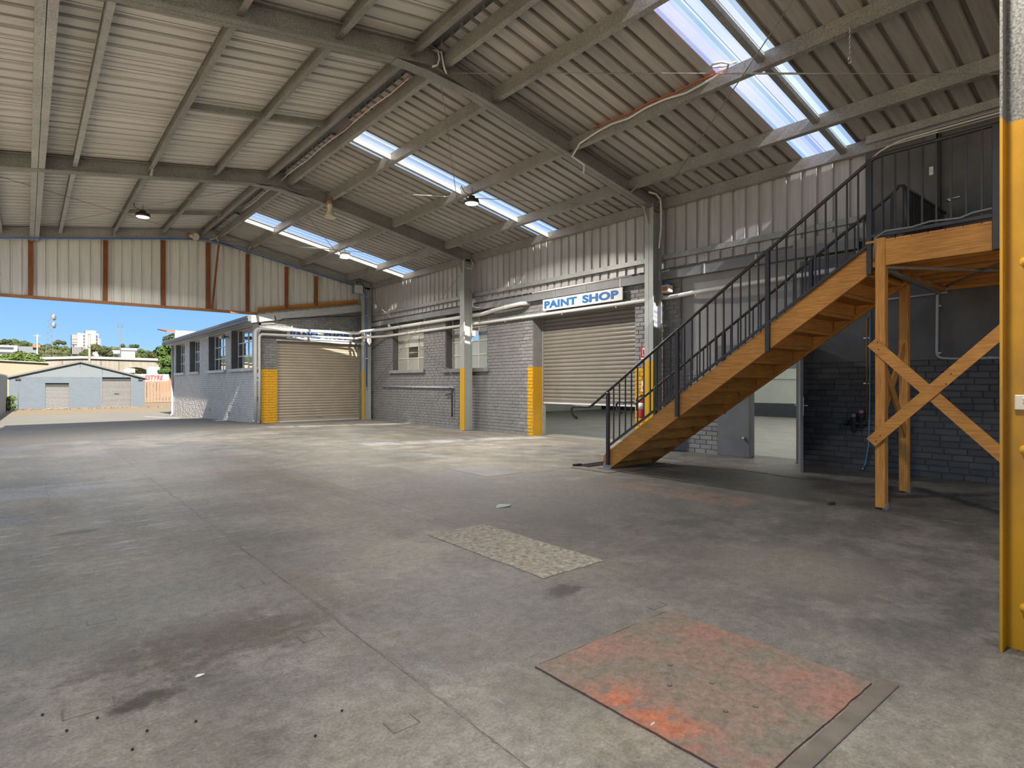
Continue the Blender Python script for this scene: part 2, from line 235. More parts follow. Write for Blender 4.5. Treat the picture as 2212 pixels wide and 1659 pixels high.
# ------------------------------------------------------------ mesh helpers
V = Vector
class B:
    def __init__(s): s.v = []; s.f = []
    def add(s, vs_, fs):
        o = len(s.v); s.v += [tuple(p) for p in vs_]; s.f += [tuple(i+o for i in q) for q in fs]; return s
    def box(s, x0, x1, y0, y1, z0, z1):
        return s.add([(x0, y0, z0), (x1, y0, z0), (x1, y1, z0), (x0, y1, z0), (x0, y0, z1), (x1, y0, z1), (x1, y1, z1), (x0, y1, z1)],
                     [(0, 3, 2, 1), (4, 5, 6, 7), (0, 1, 5, 4), (1, 2, 6, 5), (2, 3, 7, 6), (3, 0, 4, 7)])
    def ext(s, prof, p0, p1, right, up):
        p0, p1, right, up = V(p0), V(p1), V(right), V(up); n = len(prof)
        s.add([p0+right*a+up*b for a, b in prof]+[p1+right*a+up*b for a, b in prof], [(i, (i+1) % n, n+(i+1) % n, n+i) for i in range(n)]+[tuple(range(n))[::-1], tuple(range(n, 2*n))]); return s
    def bar(s, p0, p1, a, b, side=(0, 1, 0)):
        p0, p1 = V(p0), V(p1); d = (p1-p0).normalized(); r = V(side); r = (r-d*r.dot(d)).normalized(); u = d.cross(r)
        return s.ext([(-a/2, -b/2), (a/2, -b/2), (a/2, b/2), (-a/2, b/2)], p0, p1, r, u)
    def tube(s, path, r, n=8, rr=None):
        path = [V(p) for p in path]; m = len(path); rings = []
        d0 = (path[1]-path[0]).normalized(); a = V((0, 0, 1)) if abs(d0.z) < .9 else V((1, 0, 0)); u = (a-d0*a.dot(d0)).normalized()
        for i, p in enumerate(path):
            d = ((path[min(i+1, m-1)]-path[max(i-1, 0)])).normalized(); u = (u-d*u.dot(d)); u = u.normalized() if u.length > 1e-6 else d.orthogonal().normalized(); wv = d.cross(u)
            q = rr[i] if rr else r
            rings.append([p+(u*math.cos(t)+wv*math.sin(t))*q for t in (2*math.pi*j/n for j in range(n))])
        s.add([p for g in rings for p in g], [(i*n+j, i*n+(j+1) % n, (i+1)*n+(j+1) % n, (i+1)*n+j) for i in range(m-1) for j in range(n)]+[tuple(range(n))[::-1], tuple(range((m-1)*n, m*n))]); return s
    def lathe(s, prof, base, axis=(0, 0, 1), n=16):
        ax = V(axis).normalized(); u = ax.orthogonal().normalized(); wv = ax.cross(u); base = V(base); k = len(prof)
        s.add([base+ax*h+(u*math.cos(2*math.pi*j/n)+wv*math.sin(2*math.pi*j/n))*max(r, 1e-4) for r, h in prof for j in range(n)],
              [(i*n+j, i*n+(j+1) % n, (i+1)*n+(j+1) % n, (i+1)*n+j) for i in range(k-1) for j in range(n)]+[tuple(range(n))[::-1], tuple(range((k-1)*n, k*n))]); return s
    def obj(s, name, m, parent=None, smooth=False, bevel=0.0):
        me = bpy.data.meshes.new(name); me.from_pydata(s.v, [], s.f); me.update()
        if smooth:
            for p in me.polygons: p.use_smooth = len(p.vertices) == 4
        o = bpy.data.objects.new(name, me); COL.objects.link(o)
        me.materials.append(M[m] if isinstance(m, str) else m)
        bmm = bmesh.new(); bmm.from_mesh(me); bmesh.ops.recalc_face_normals(bmm, faces=bmm.faces)
        if bevel: bmesh.ops.bevel(bmm, geom=list(bmm.edges), offset=bevel, segments=1, affect='EDGES')
        bmm.to_mesh(me); bmm.free()
        return par(o, parent)
def par(o, p):
    if p is not None: o.parent = p; o.matrix_parent_inverse = Matrix.Translation(-V(p.location)) if p.type == 'EMPTY' else Matrix()
    return o
def tag(o, label=None, cat=None, group=None, kind=None):
    for k, v in (('label', label), ('category', cat), ('group', group), ('kind', kind)):
        if v: o[k] = v
    return o
def root(name, loc, label=None, cat=None, group=None, kind=None):
    o = bpy.data.objects.new(name, None); COL.objects.link(o); o.location = loc; o.empty_display_size = .1; return tag(o, label, cat, group, kind)
def link(o, name, parent, loc=(0, 0, 0), scale=(1, 1, 1), rot=(0, 0, 0)):
    q = bpy.data.objects.new(name, o if isinstance(o, bpy.types.Mesh) else o.data); COL.objects.link(q); q.location = loc; q.scale = scale; q.rotation_euler = rot; return par(q, parent)
def box(name, m, x0, x1, y0, y1, z0, z1, parent=None, bevel=0.0): return B().box(x0, x1, y0, y1, z0, z1).obj(name, m, parent, False, bevel)
def tube(name, m, path, r, parent=None, n=8): return B().tube(path, r, n).obj(name, m, parent, True)
def arc(c, r, a0, a1, u, v, n=6):
    c, u, v = V(c), V(u), V(v); return [c+u*r*math.cos(math.radians(a0+(a1-a0)*i/n))+v*r*math.sin(math.radians(a0+(a1-a0)*i/n)) for i in range(n+1)]
def bend(pts, r=.08, n=4):
    pts = [V(p) for p in pts]; out = [pts[0]]
    for a, b, c in zip(pts, pts[1:], pts[2:]):
        d0 = (a-b); d1 = (c-b); q = min(r, d0.length*.45, d1.length*.45); p0 = b+d0.normalized()*q; p1 = b+d1.normalized()*q
        out += [(p0*(1-t)**2+b*2*t*(1-t)+p1*t*t) for t in (i/n for i in range(n+1))]
    return out+[pts[-1]]
def wallcore(name, m, axis, p0, p1, u0, u1, z0, z1, holes, parent, ztop=None):
    # a wall slab with rectangular openings; axis 0: wall normal X (u = Y), axis 1: wall normal Y (u = X)
    us = sorted({u0, u1, *[q for h in holes for q in h[:2] if u0 < q < u1]}); zs = sorted({z0, z1, *[q for h in holes for q in h[2:] if z0 < q < z1]})
    solid = {(i, j): not any(h[0] <= (us[i]+us[i+1])/2 <= h[1] and h[2] <= (zs[j]+zs[j+1])/2 <= h[3] for h in holes) for i in range(len(us)-1) for j in range(len(zs)-1)}
    vid = {}; b = B()
    def vv(i, j, k):
        if (i, j, k) not in vid:
            z = zs[j]
            if ztop and j == len(zs)-1: z = ztop(us[i])
            p = (p0, p1)[k]; vid[i, j, k] = len(b.v); b.v.append((p, us[i], z) if axis == 0 else (us[i], p, z))
        return vid[i, j, k]
    S = lambda i, j: solid.get((i, j), False)
    for (i, j), ok in solid.items():
        if not ok: continue
        for k in (0, 1): b.f.append((vv(i, j, k), vv(i+1, j, k), vv(i+1, j+1, k), vv(i, j+1, k)))
        for di, dj, e0, e1 in ((-1, 0, (0, 0), (0, 1)), (1, 0, (1, 0), (1, 1)), (0, -1, (0, 0), (1, 0)), (0, 1, (0, 1), (1, 1))):
            if not S(i+di, j+dj): a = (i+e0[0], j+e0[1]); c = (i+e1[0], j+e1[1]); b.f.append((vv(*a, 0), vv(*c, 0), vv(*c, 1), vv(*a, 1)))
    return b.obj(name, m, parent)
_bm = {}
def brickmesh(m):
    if m not in _bm:
        d = .012; b = B(); c = .004; y, z = .5, .5
        b.add([(0, -y, -z), (0, y, -z), (0, y, z), (0, -y, z), (-1, -y+.02, -z+.06), (-1, y-.02, -z+.06), (-1, y-.02, z-.06), (-1, -y+.02, z-.06)], [(4, 5, 6, 7), (0, 1, 5, 4), (1, 2, 6, 5), (2, 3, 7, 6), (3, 0, 4, 7)])
        o = b.obj('brick', m); me = o.data; bpy.data.objects.remove(o); _bm[m] = me
    return _bm[m]
def bricks(parent, m, axis, face, u0, u1, z0, z1, holes, nmax, see=(0, 0), ztop=None, L=.25, H=.0895, key=None, length_jit=.02):
    rows = []; r = 0; z = z0
    while z+H*.6 < z1:
        zz = min(z+H-.011, z1)
        free = [(u0, u1)]
        for h in holes:
            if h[2] < zz and h[3] > z: free = [q for a, b_ in free for q in ((a, min(b_, h[0])), (max(a, h[1]), b_)) if q[1]-q[0] > .05]
        for a, b_ in free:
            u = u0-(L/2 if r % 2 else 0)+random.uniform(-length_jit, length_jit)
            while u < b_:
                ln = L+random.uniform(-length_jit, length_jit)*.6; p, q = max(u, a)+.005, min(u+ln, b_)-.005; u += ln
                if q-p > .04 and (ztop is None or ztop((p+q)/2) > zz): rows.append((p, q, z, zz))
        z += H; r += 1
    cx = lambda b_: (face, (b_[0]+b_[1])/2) if axis == 0 else ((b_[0]+b_[1])/2, face)
    if key: vis = [b_ for b_ in rows if key(b_)]
    else: vis = rows
    vis.sort(key=lambda b_: math.hypot(*cx(b_))); parts = set(map(tuple, vis[:nmax])); me = brickmesh(m); rest = B()
    for b_ in rows:
        um, zm = (b_[0]+b_[1])/2, (b_[2]+b_[3])/2; d = .015+random.uniform(-.004, .004)
        if tuple(b_) in parts:
            if axis == 0: link(me, 'brick', parent, (face, um, zm), (d, b_[1]-b_[0], b_[3]-b_[2]), (random.uniform(-.006, .006), 0, 0))
            else: link(me, 'brick', parent, (um, face, zm), (d, b_[1]-b_[0], b_[3]-b_[2]), (0, 0, math.pi/2))
        else:
            y0, y1, za, zb = b_; e_ = .004
            vs_ = [(0, y0, za), (0, y1, za), (0, y1, zb), (0, y0, zb), (-d, y0+e_, za+e_), (-d, y1-e_, za+e_), (-d, y1-e_, zb-e_), (-d, y0+e_, zb-e_)]
            vs_ = [(face+a, u, q) if axis == 0 else (u, face+a, q) for a, u, q in vs_]
            rest.add(vs_, [(4, 5, 6, 7), (0, 1, 5, 4), (1, 2, 6, 5), (2, 3, 7, 6), (3, 0, 4, 7)])
    if rest.v: tag(rest.obj('brickwork', m, parent), kind='stuff')
def text(body, m, parent, loc, xa, ya, width, height, bold=.012, shear=0.0, name='lettering', depth=.004):
    c = bpy.data.curves.new(name, 'FONT'); c.body = body; c.align_x = 'CENTER'; c.align_y = 'CENTER'; c.offset = bold; c.space_character = 1.06; c.extrude = depth; c.shear = shear; c.size = 1
    o = bpy.data.objects.new(name, c); COL.objects.link(o); c.materials.append(M[m]); bpy.context.view_layer.update()
    d = o.dimensions; sxx, syy = width/d.x, height/d.y; xa, ya = V(xa), V(ya); za = xa.cross(ya)
    bb = [V(q) for q in o.bound_box]; cx = (bb[0].x+bb[6].x)/2; cy = (bb[0].y+bb[6].y)/2
    mt = Matrix((xa, ya, za)).transposed(); dep = .2
    o.matrix_world = Matrix.Translation(V(loc)-xa*cx*sxx-ya*cy*syy) @ mt.to_4x4() @ Matrix.Diagonal((sxx, syy, dep*5, 1))
    bpy.context.view_layer.update(); mw = o.matrix_world.copy(); me = bpy.data.meshes.new_from_object(o.evaluated_get(bpy.context.evaluated_depsgraph_get())); me.name = name
    bpy.data.objects.remove(o); me.transform(mw); o = bpy.data.objects.new(name, me); COL.objects.link(o); me.materials.clear(); me.materials.append(M[m]); return par(o, parent)
# ------------------------------------------------------------ floor and yard
FR = (.72, 7.34, 13.95, 20.45)
RX, RZ, MR, ML = 4.5, 6.27, .2, .152
zR = lambda x: RZ-MR*(x-RX); zL = lambda x: RZ-ML*(RX-x)
EDGE = lambda x: 16.55+(x+.44)*.47        # where the shed slab meets the yard asphalt
kerb = lambda y: 7.82+.168*y
fl = root('floor', (0, 0, 0), kind='structure')
def slab(pts, m='floor', top=0.0, th=.10, name='slab', parent=None):
    n = len(pts); return B().add([(x, y, top) for x, y in pts]+[(x, y, top-th) for x, y in pts], [tuple(range(n)), tuple(range(n, 2*n))[::-1]]+[(i, (i+1) % n, n+(i+1) % n, n+i) for i in range(n)]).obj(name, m, fl if parent is None else parent)
g = .0008
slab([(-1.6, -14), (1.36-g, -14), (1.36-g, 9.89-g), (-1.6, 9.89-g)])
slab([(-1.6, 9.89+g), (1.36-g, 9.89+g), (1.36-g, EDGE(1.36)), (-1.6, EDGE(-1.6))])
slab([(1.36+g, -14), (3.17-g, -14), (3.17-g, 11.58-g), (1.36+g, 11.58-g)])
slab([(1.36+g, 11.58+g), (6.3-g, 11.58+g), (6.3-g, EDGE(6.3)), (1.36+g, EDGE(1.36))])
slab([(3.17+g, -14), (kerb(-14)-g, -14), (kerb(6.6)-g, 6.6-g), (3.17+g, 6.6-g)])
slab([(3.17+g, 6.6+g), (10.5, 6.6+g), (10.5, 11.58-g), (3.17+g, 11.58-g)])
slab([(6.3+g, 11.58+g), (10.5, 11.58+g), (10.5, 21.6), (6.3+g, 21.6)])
slab([(kerb(-14)+g, -14), (10.6, -14), (10.6, 6.6-g), (kerb(6.6)+g, 6.6-g)], top=.006)
B().add([(-1.6, -14, -.006), (10.5, -14, -.006), (10.5, 21.6, -.006), (-1.6, 15.9, -.006)], [(0, 1, 2, 3)]).obj('joint_bed', 'strip', fl)
b = B(); nx, ny = 26, 60
b.add([(2.76+.63*i/nx+(random.uniform(-.008, .008)), 2.98+1.52*j/ny+random.uniform(-.008, .008), .003 if i in (0, nx) or j in (0, ny) else .006+random.uniform(-.005, .006)) for j in range(ny+1) for i in range(nx+1)], [(j*(nx+1)+i, j*(nx+1)+i+1, (j+1)*(nx+1)+i+1, (j+1)*(nx+1)+i) for j in range(ny) for i in range(nx)]); b.obj('rough_patch', 'patch', fl); B().box(6.75, 8.35, 5.86, 6.64, -.05, .010).obj('gravel_patch', 'gravel', fl)
slab([(5.15, 6.75), (5.8, 6.75), (5.8, 7.75), (5.15, 7.75)], 'slab_in', .003, .02, 'smooth_patch')
for x, y, a, b_ in ((.33, 4.07, .14, .09), (1.17, 4.14, .14, .08), (1.17, 3.09, .12, .1), (1.15, 2.07, .12, .09), (2.95, 2.17, .13, .06), (.2, 3.0, .18, .1), (3.1, 4.95, .1, .1)):
    q = B()
    q.box(x-a/2, x+a/2, y-b_/2, y-b_/2+.004, -.02, .0012); q.box(x-a/2, x-a/2+.008, y-b_/2, y+b_/2, -.02, .002); q.box(x+a/2-.004, x+a/2, y-b_/2, y+b_/2, -.02, .002); q.obj('cut_mark', 'strip', fl)
yd = B(); ys = [15.6, 17, 19.5, 21.6, 25, 30, 36, 45, 54, 70, 120, 400]; yz = lambda y: -.006 if y < 21 else -.006-.36*min(1, (y-21)/15)-.12*min(1, max(0, (y-36)/18))
xs = [-120, -20, -1.6, 6.3, 10.5, 30, 160]
for y in ys:
    for x in xs: yd.v.append((x, y, yz(y)))
for j in range(len(ys)-1):
    for i in range(len(xs)-1): yd.f.append((j*7+i, j*7+i+1, j*7+i+8, j*7+i+7))
o = yd.obj('ground', 'yard'); tag(o, kind='structure')
B().add([(-120, -90, -.02), (-1.6, -90, -.02), (-1.6, 15.6, -.006), (-120, 15.6, -.006)], [(0, 1, 2, 3)]).obj('ground_side', 'bounce_ground', o); B().add([(-1.6, -90, -.02), (30, -90, -.02), (30, -14, -.02), (-1.6, -14, -.02)], [(0, 1, 2, 3)]).obj('ground_front', 'bounce_ground', o)
B().add([(4.7, 35.9, yz(35.9)+.006), (4.82, 35.9, yz(35.9)+.006), (5.5, 30.6, yz(30.6)+.008), (5.36, 30.6, yz(30.6)+.008)], [(0, 1, 2, 3)]).obj('painted_line', 'white', o)
# ------------------------------------------------------------ roof: sheets, skylights, purlins
rr_ = root('roof_right', (4.5, 0, 6.2), kind='structure'); rl_ = root('roof_left', (4.5, 0, 6.2), kind='structure')
def corr(width, n, h=.062):
    p = width/n; pts = []
    for i in range(n): pts += [(i*p, 0), (i*p+p*.69, 0), (i*p+p*.75, h), (i*p+p*.94, h)]
    return pts+[(width, 0)]
def roofsheet(name, m, parent, y0, width, n, x0, x1, zf, mesh=None):
    if mesh is None:
        pr = corr(width, n); b = B(); k = len(pr)
        b.add([(x0, u, zf(x0)+h) for u, h in pr]+[(x1, u, zf(x1)+h) for u, h in pr], [(i, i+1, k+i+1, k+i) for i in range(k-1)]); o = b.obj(name, m, parent); o.location = (0, y0, 0); return o
    return link(mesh, name, parent, (0, y0, 0))
XE = 10.32; XL = -1.45
sky = [(3.62, 4.44), (10.35, 11.07), (17.25, 17.97)]; segs = []; y = -13.2
for a, b_ in sky+[(21.4, None)]:
    segs.append((y, a)); y = b_ if b_ else a
for a, b_ in segs:
    n = round((b_-a)/.762); wd = (b_-a)/n; me = None
    for i in range(n):
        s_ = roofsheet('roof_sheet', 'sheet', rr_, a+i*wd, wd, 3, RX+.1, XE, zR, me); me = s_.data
for i, (a, b_) in enumerate(sky):
    s_ = roofsheet('skylight_sheet', 'poly_v' if i == 0 else 'poly', rr_, a, b_-a, 3, RX+.2, XE, zR)
n = round(34.6/.762); wd = 34.6/n; me = None
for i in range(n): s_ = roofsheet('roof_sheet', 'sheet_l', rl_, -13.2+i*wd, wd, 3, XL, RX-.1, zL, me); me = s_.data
B().add([(RX-.35, -13.2, zL(RX-.35)+.045), (RX, -13.2, RZ+.075), (RX+.35, -13.2, zR(RX+.35)+.045), (RX-.35, 21.4, zL(RX-.35)+.045), (RX, 21.4, RZ+.075), (RX+.35, 21.4, zR(RX+.35)+.045)], [(0, 1, 4, 3), (1, 2, 5, 4)]).obj('ridge_cap', 'gutter', rr_)
def cprof(D=.2, F=.075, t=.004, l=.02, sgn=1): return [(sgn*a, b_) for a, b_ in ((0, 0), (F, 0), (F, l), (F-t, l), (F-t, t), (t, t), (t, D-t), (F-t, D-t), (F-t, D-l), (F, D-l), (F, D), (0, D))]
bays = [(-13.1, FR[1]-.008), (FR[1]+.008, FR[2]-.008), (FR[2]+.008, FR[3]-.008), (FR[3]+.008, 21.2)]
for a, b_ in bays:
    for x in (4.72, 5.68, 7.40, 9.05): B().ext(cprof(), (x, a, zR(x)-.205), (x, b_, zR(x)-.205), (1, 0, -MR), (0, 0, 1)).obj('purlin', 'purlin', rr_)
    B().ext(cprof(.19, .07), (10.05, a, zR(10.05)-.20), (10.05, b_, zR(10.05)-.20), (1, 0, -MR), (0, 0, 1)).obj('eave_purlin', 'purlin', rr_)
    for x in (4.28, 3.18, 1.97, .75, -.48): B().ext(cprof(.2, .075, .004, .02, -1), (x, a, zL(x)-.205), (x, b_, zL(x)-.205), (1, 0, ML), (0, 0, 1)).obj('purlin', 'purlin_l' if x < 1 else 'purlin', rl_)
    for sgn, x in ((-1, .162), (1, .170)): B().ext(cprof(.24, .095, .004, .02, sgn), (x, a, zL(x)-.29), (x, b_, zL(x)-.29), (1, 0, ML), (0, 0, 1)).obj('twin_purlin', 'purlin_l', rl_)
def bridging(y, x0, x1, zf, parent, m, wd_=.05, dp=.10, drop=.03):
    B().ext([(-wd_/2, 0), (wd_/2, 0), (wd_/2, dp), (-wd_/2, dp)], (x0, y, zf(x0)-drop-dp), (x1, y, zf(x1)-drop-dp), (0, 1, 0), (0, 0, 1)).obj('bridging_bar', m, parent)
for y, m_ in ((3.80, 'galv_dark'), (10.72, 'purlin_l'), (18.03, 'purlin_l')):
    for x0, x1 in ((4.80, 5.68), (5.755, 7.40), (7.475, 9.05), (9.125, 10.05)): bridging(y, x0, x1, zR, rr_, m_, .085)
for y in (10.47, 17.84):
    for x0, x1 in ((1.97, 3.105), (3.18, 4.205)): bridging(y, x0, x1, zL, rl_, 'galv_dark', .06, .11, .04)
B().box(10.2, 10.4, -13.2, 21.4, 5.0, 5.16).obj('eave_gutter', 'gutter', rr_)
# wire mesh under the clear sheets (shows as fine dark lines)
for a, b_ in sky:
    q = B(); x = 4.95
    while x < 10.1: q.bar((x, a, zR(x)-.004), (x, b_, zR(x)-.004), .004, .004); x += .3
    for y in (a+.15, a+.45): q.bar((4.8, y, zR(4.8)-.004), (10.1, y, zR(10.1)-.004), .004, .004)
    tag(q.obj('safety_wire', 'black', rr_), kind='stuff')
q = B()
for y in [-.5+.3*i for i in range(72)]: q.bar((-.5, y, zL(-.5)-.003), (4.2, y, zL(4.2)-.003), .003, .003)
for x in (1.2, 1.6, 2.4, 2.8, 3.5, 3.9, .45, -.2): q.bar((x, -1, zL(x)-.003), (x, 21, zL(x)-.003), .003, .003)
tag(q.obj('safety_wire', 'black', rl_), kind='stuff')
# ------------------------------------------------------------ portal frames
def iprof(wd_, d, t=.007, tw=.006, l=.022, gv=.004):
    h = wd_/2; c = h-.004
    return [(-h, 0), (-gv, 0), (-gv, .004), (gv, .004), (gv, 0), (h, 0), (h, l), (c, l), (c, t), (tw, t), (tw, d-t), (c, d-t), (c, d-l), (h, d-l), (h, d), (gv, d), (gv, d-.004), (-gv, d-.004), (-gv, d), (-h, d), (-h, d-l), (-c, d-l), (-c, d-t), (-tw, d-t), (-tw, t), (-c, t), (-c, l), (-h, l)]
LBL = {1: 'galvanised portal frame whose column stands behind the stair, between both roller doors', 2: 'galvanised portal frame with its column in front of the second paint shop window',
       3: 'galvanised end portal frame beside the panel shop doorway and timber-studded gable', 0: 'yellow painted channel column with power outlet, beside the camera'}
bolt = B().lathe([(.013, 0), (.013, .012), (.005, .014)], (0, 0, 0), (0, -1, 0), 6).obj('bolt', 'galv_dark').data
bpy.data.objects.remove(bpy.data.objects['bolt'])
for i, fy in enumerate(FR):
    t = root('portal_frame', (9.85 if i else 3.87, fy, 0), LBL[i], 'steel frame', 'portal frames of the shed')
    d = .29; zb = lambda x: (zR(x) if x > RX else zL(x))-.31
    if i:
        B().ext(iprof(.21, d), (10.0, fy, 0), (10.0, fy, 4.98), (0, 1, 0), (-1, 0, 0)).obj('column', 'col', t)
        box('base_plate', 'galv_dark', 9.64, 10.05, fy-.14, fy+.14, .001, .016, t)
        B().add([(9.71, fy-.012, 4.55), (9.71, fy+.012, 4.55), (9.52, fy+.012, 4.93), (9.52, fy-.012, 4.93), (9.71, fy+.012, 4.9), (9.71, fy-.012, 4.9)], [(0, 1, 2, 3), (1, 4, 2), (0, 3, 5), (0, 5, 4, 1), (3, 2, 4, 5)]).obj('knee_gusset', 'galv', t)
    B().ext(iprof(.2, d), (RX, fy, zb(RX)), (10.02, fy, RZ-.31-MR*5.52), (0, 1, 0), (0, 0, 1)).obj('rafter', 'galv_dark' if i != 3 else 'galv', t)
    B().ext(iprof(.2, d), (RX, fy, zb(RX)), (-1.3, fy, zb(-1.3)), (0, 1, 0), (0, 0, 1)).obj('rafter', 'galv_dark' if i != 3 else 'galv', t)
    B().add([(3.95, fy-.1, zb(3.95)-.008), (4.5, fy-.1, 5.865), (5.25, fy-.1, zb(5.25)-.008), (3.95, fy+.1, zb(3.95)-.008), (4.5, fy+.1, 5.865), (5.25, fy+.1, zb(5.25)-.008)], [(0, 1, 4, 3), (1, 2, 5, 4)]).obj('apex_plate', 'galv_dark', t)
    if i in (1, 2):
        for x in (3.95, 4.12, 4.3, 4.72, 4.9, 5.08):
            for dz in (.07, .21): link(bolt, 'bolt', t, (x, fy-.007, zb(x)+dz))
        for x in (3.18, 1.97, 5.70, 7.42, 9.07):
            for dz in (.14, .22): link(bolt, 'bolt', t, (x, fy-.007, zb(x)+dz))
    if i:
        for x in ((7.38, 9.02) if i == 1 else (5.63, 1.95) if i == 2 else (5.63, 1.95)):
            f_ = zR if x > RX else zL; B().bar((x, fy-.30, f_(x)-.19), (x, fy-.085, f_(x)-.30), .045, .006, (1, 0, 0)).obj('fly_brace', 'galv', t)
    box('left_column', 'galv', -1.25, -.95, fy-.1, fy+.1, 0, zL(-1.1)-.2, t)
t0 = [o for o in bpy.data.objects if o.name == 'portal_frame'][0]
# the near column: a channel with its open side to the camera
B().add([(3.775, .682, 0), (3.875, .682, 0), (3.875, .40, 0), (3.775, .40, 0), (3.775, .390, 0), (3.887, .390, 0), (3.887, .694, 0), (3.775, .694, 0)]+
        [(3.775, .682, 5.9), (3.875, .682, 5.9), (3.875, .40, 5.9), (3.775, .40, 5.9), (3.775, .390, 5.9), (3.887, .390, 5.9), (3.887, .694, 5.9), (3.775, .694, 5.9)],
        [(i, (i+1) % 8, 8+(i+1) % 8, 8+i) for i in range(8)]+[tuple(range(8)), tuple(range(8, 16))]).obj('column', 'ycol', t0)
for z in (.22, 1.02, 1.97): B().lathe([(.022, 0), (.022, .004), (.013, .005), (.013, .014), (.004, .016)], (3.875, .612, z), (-1, 0, 0), 12).obj('bolt', 'yellow', t0)
q = root('power_outlet', (3.872, .6, 1.2), 'cream single power outlet on the yellow column', 'outlet')
box('plate', 'cream', 3.862, 3.874, .562, .652, 1.218, 1.295, q, .004); box('switch', 'white', 3.857, 3.863, .598, .618, 1.272, 1.283, q, .002)
for y, z, a in ((.614, 1.252, .5), (.598, 1.252, -.5), (.606, 1.238, 0)): B().bar((3.861, y-.004*a, z-.004), (3.861, y+.004*a, z+.004), .003, .0025).obj('slot', 'black', q)
# ------------------------------------------------------------ tie rods
def rod(label, p0, p1, buckle=None, r=.007):
    t = root('brace_rod', p0, label, 'tie rod', 'steel bracing rods'); tube('rod', 'galv_dark', [p0, p1], r, t, 6)
    if buckle:
        a = V(p0).lerp(V(p1), buckle-.07); c = V(p0).lerp(V(p1), buckle+.07); tube('turnbuckle', 'galv', [a, c], r*2.0, t, 6)
RR = lambda x, y, dz=.27: (x, y, zR(x)-dz); LL = lambda x, y, dz=.27: (x, y, zL(x)-dz)
rod('long rod crossing the violet skylight from the ridge to behind the yellow column', RR(4.75, FR[1]-.05), RR(9.75, FR[0]), .56)
rod('rod rising from the column behind the stair across the violet skylight', RR(9.8, FR[1]-.05, .31), RR(4.75, FR[0], .31))
rod('rod crossing the middle bay from its far ridge towards the stair column', RR(4.75, FR[2]-.05), RR(9.75, FR[1]+.05), .4)
rod('rod of the middle bay hanging below the nearest ridge joint', RR(9.8, FR[2]-.05, .31), RR(4.75, FR[1]+.05, .31))
rod('rod of the end bay from the gable ridge towards the window column', RR(4.75, FR[3]-.05), RR(9.75, FR[2]+.05), .45)
rod('rod of the end bay crossing the floodlight below the far skylight', RR(9.8, FR[3]-.05, .31), RR(4.75, FR[2]+.05, .31))
rod('rod under the left roof slope rising from the far eave to the ridge', LL(-.9, FR[3]-.05), LL(4.3, FR[2]+.05))
rod('rod under the left roof slope running down towards the hanging high bay lamp', LL(-.9, FR[2]+.05), LL(4.3, FR[3]-.05))
rod('wall rod from the knee of the window column down to the corner column', (9.9, FR[2]+.1, 4.75), (9.98, FR[3]-.15, 1.2))
rod('wall rod from the corner column sloping past both high windows', (9.9, FR[3]-.15, 4.6), (9.98, FR[2]+.1, 1.2), .2)
# ------------------------------------------------------------ right wall: brick, sheeting, gutter
WX = 10.15
wr = root('wall_right', (WX, 13, 0), kind='structure')
HR = [(8.03, 11.35, -1, 3.08), (16.78, 18.95, 1.83, 3.5), (13.29, 15.47, 1.8, 3.5), (5.0, 6.89, 1.62, 9)]
wallcore('mortar_core', 'brick', 0, WX, 10.47, 6.05, 21.0, -.1, 3.66, HR, wr)
bricks(wr, 'brick', 0, WX, 6.05, 20.95, 0, 3.64, HR, 300, key=lambda b_: not (6.9 < b_[0] < 7.5) and (b_[3] < 1.2 or b_[0] > 6.9))
box('infill_panel', 'grey', 10.20, 10.3, 4.46, 6.89, 1.62, 3.7, wr); box('lintel_channel', 'gutter', 10.12, 10.2, 8.03, 11.35, 3.05, 3.12, wr)
wu = root('wall_right_upper', (10.2, 12, 4), kind='structure')
def wallsheet(parent, m, axis, p, u0, wd_, n, zb_, zt_, sgn):
    pr = corr(wd_, n, .042); k = len(pr); vs_ = []
    for f in (zb_, zt_):
        for u, h in pr: vs_.append((p+sgn*h, u0+u, f(u0+u)) if axis == 0 else (u0+u, p+sgn*h, f(u0+u)))
    return B().add(vs_, [(i, i+1, k+i+1, k+i) for i in range(k-1)]).obj('wall_sheet', m, parent)
n = 23; wd = (21.0-3.5)/n
for i in range(n): wallsheet(wu, 'sheet_w', 0, 10.16, 3.5+i*wd, wd, 3, lambda u: 3.74, lambda u: 5.12, 1)
for a, b_ in ((3.5, FR[1]-.02), (FR[1]+.02, FR[2]-.02), (FR[2]+.02, FR[3]-.02)): B().ext(cprof(.10, .09, .004, .015), (10.06, a, 3.90), (10.06, b_, 3.90), (1, 0, 0), (0, 0, 1)).obj('girt', 'galv', wu)
box('flashing_board', 'gutter', 10.22, 10.3, 3.5, 21, 3.5, 5.1, wu); box('closing_board', 'grey', 10.05, 10.3, 3.4, 4.6, 3.58, 3.8, wu)
gt = root('wall_gutter', (10.05, 12, 3.4), 'long dark grey gutter with straps above the paint shop wall', 'gutter')
B().ext([(0, 0), (.13, 0), (.13, .16), (.125, .16), (.125, .006), (.006, .006), (.006, .16), (0, .16)], (10.0, 3.55, 3.475), (10.0, 20.5, 3.50), (1, 0, 0), (0, 0, 1)).obj('trough', 'gutter', gt)
for k in range(16): B().bar((9.995, 4.2+k*1.03, 3.47), (9.995, 4.2+k*1.03, 3.66), .025, .006).obj('strap', 'galv_dark' if k > 4 else 'pvc', gt)
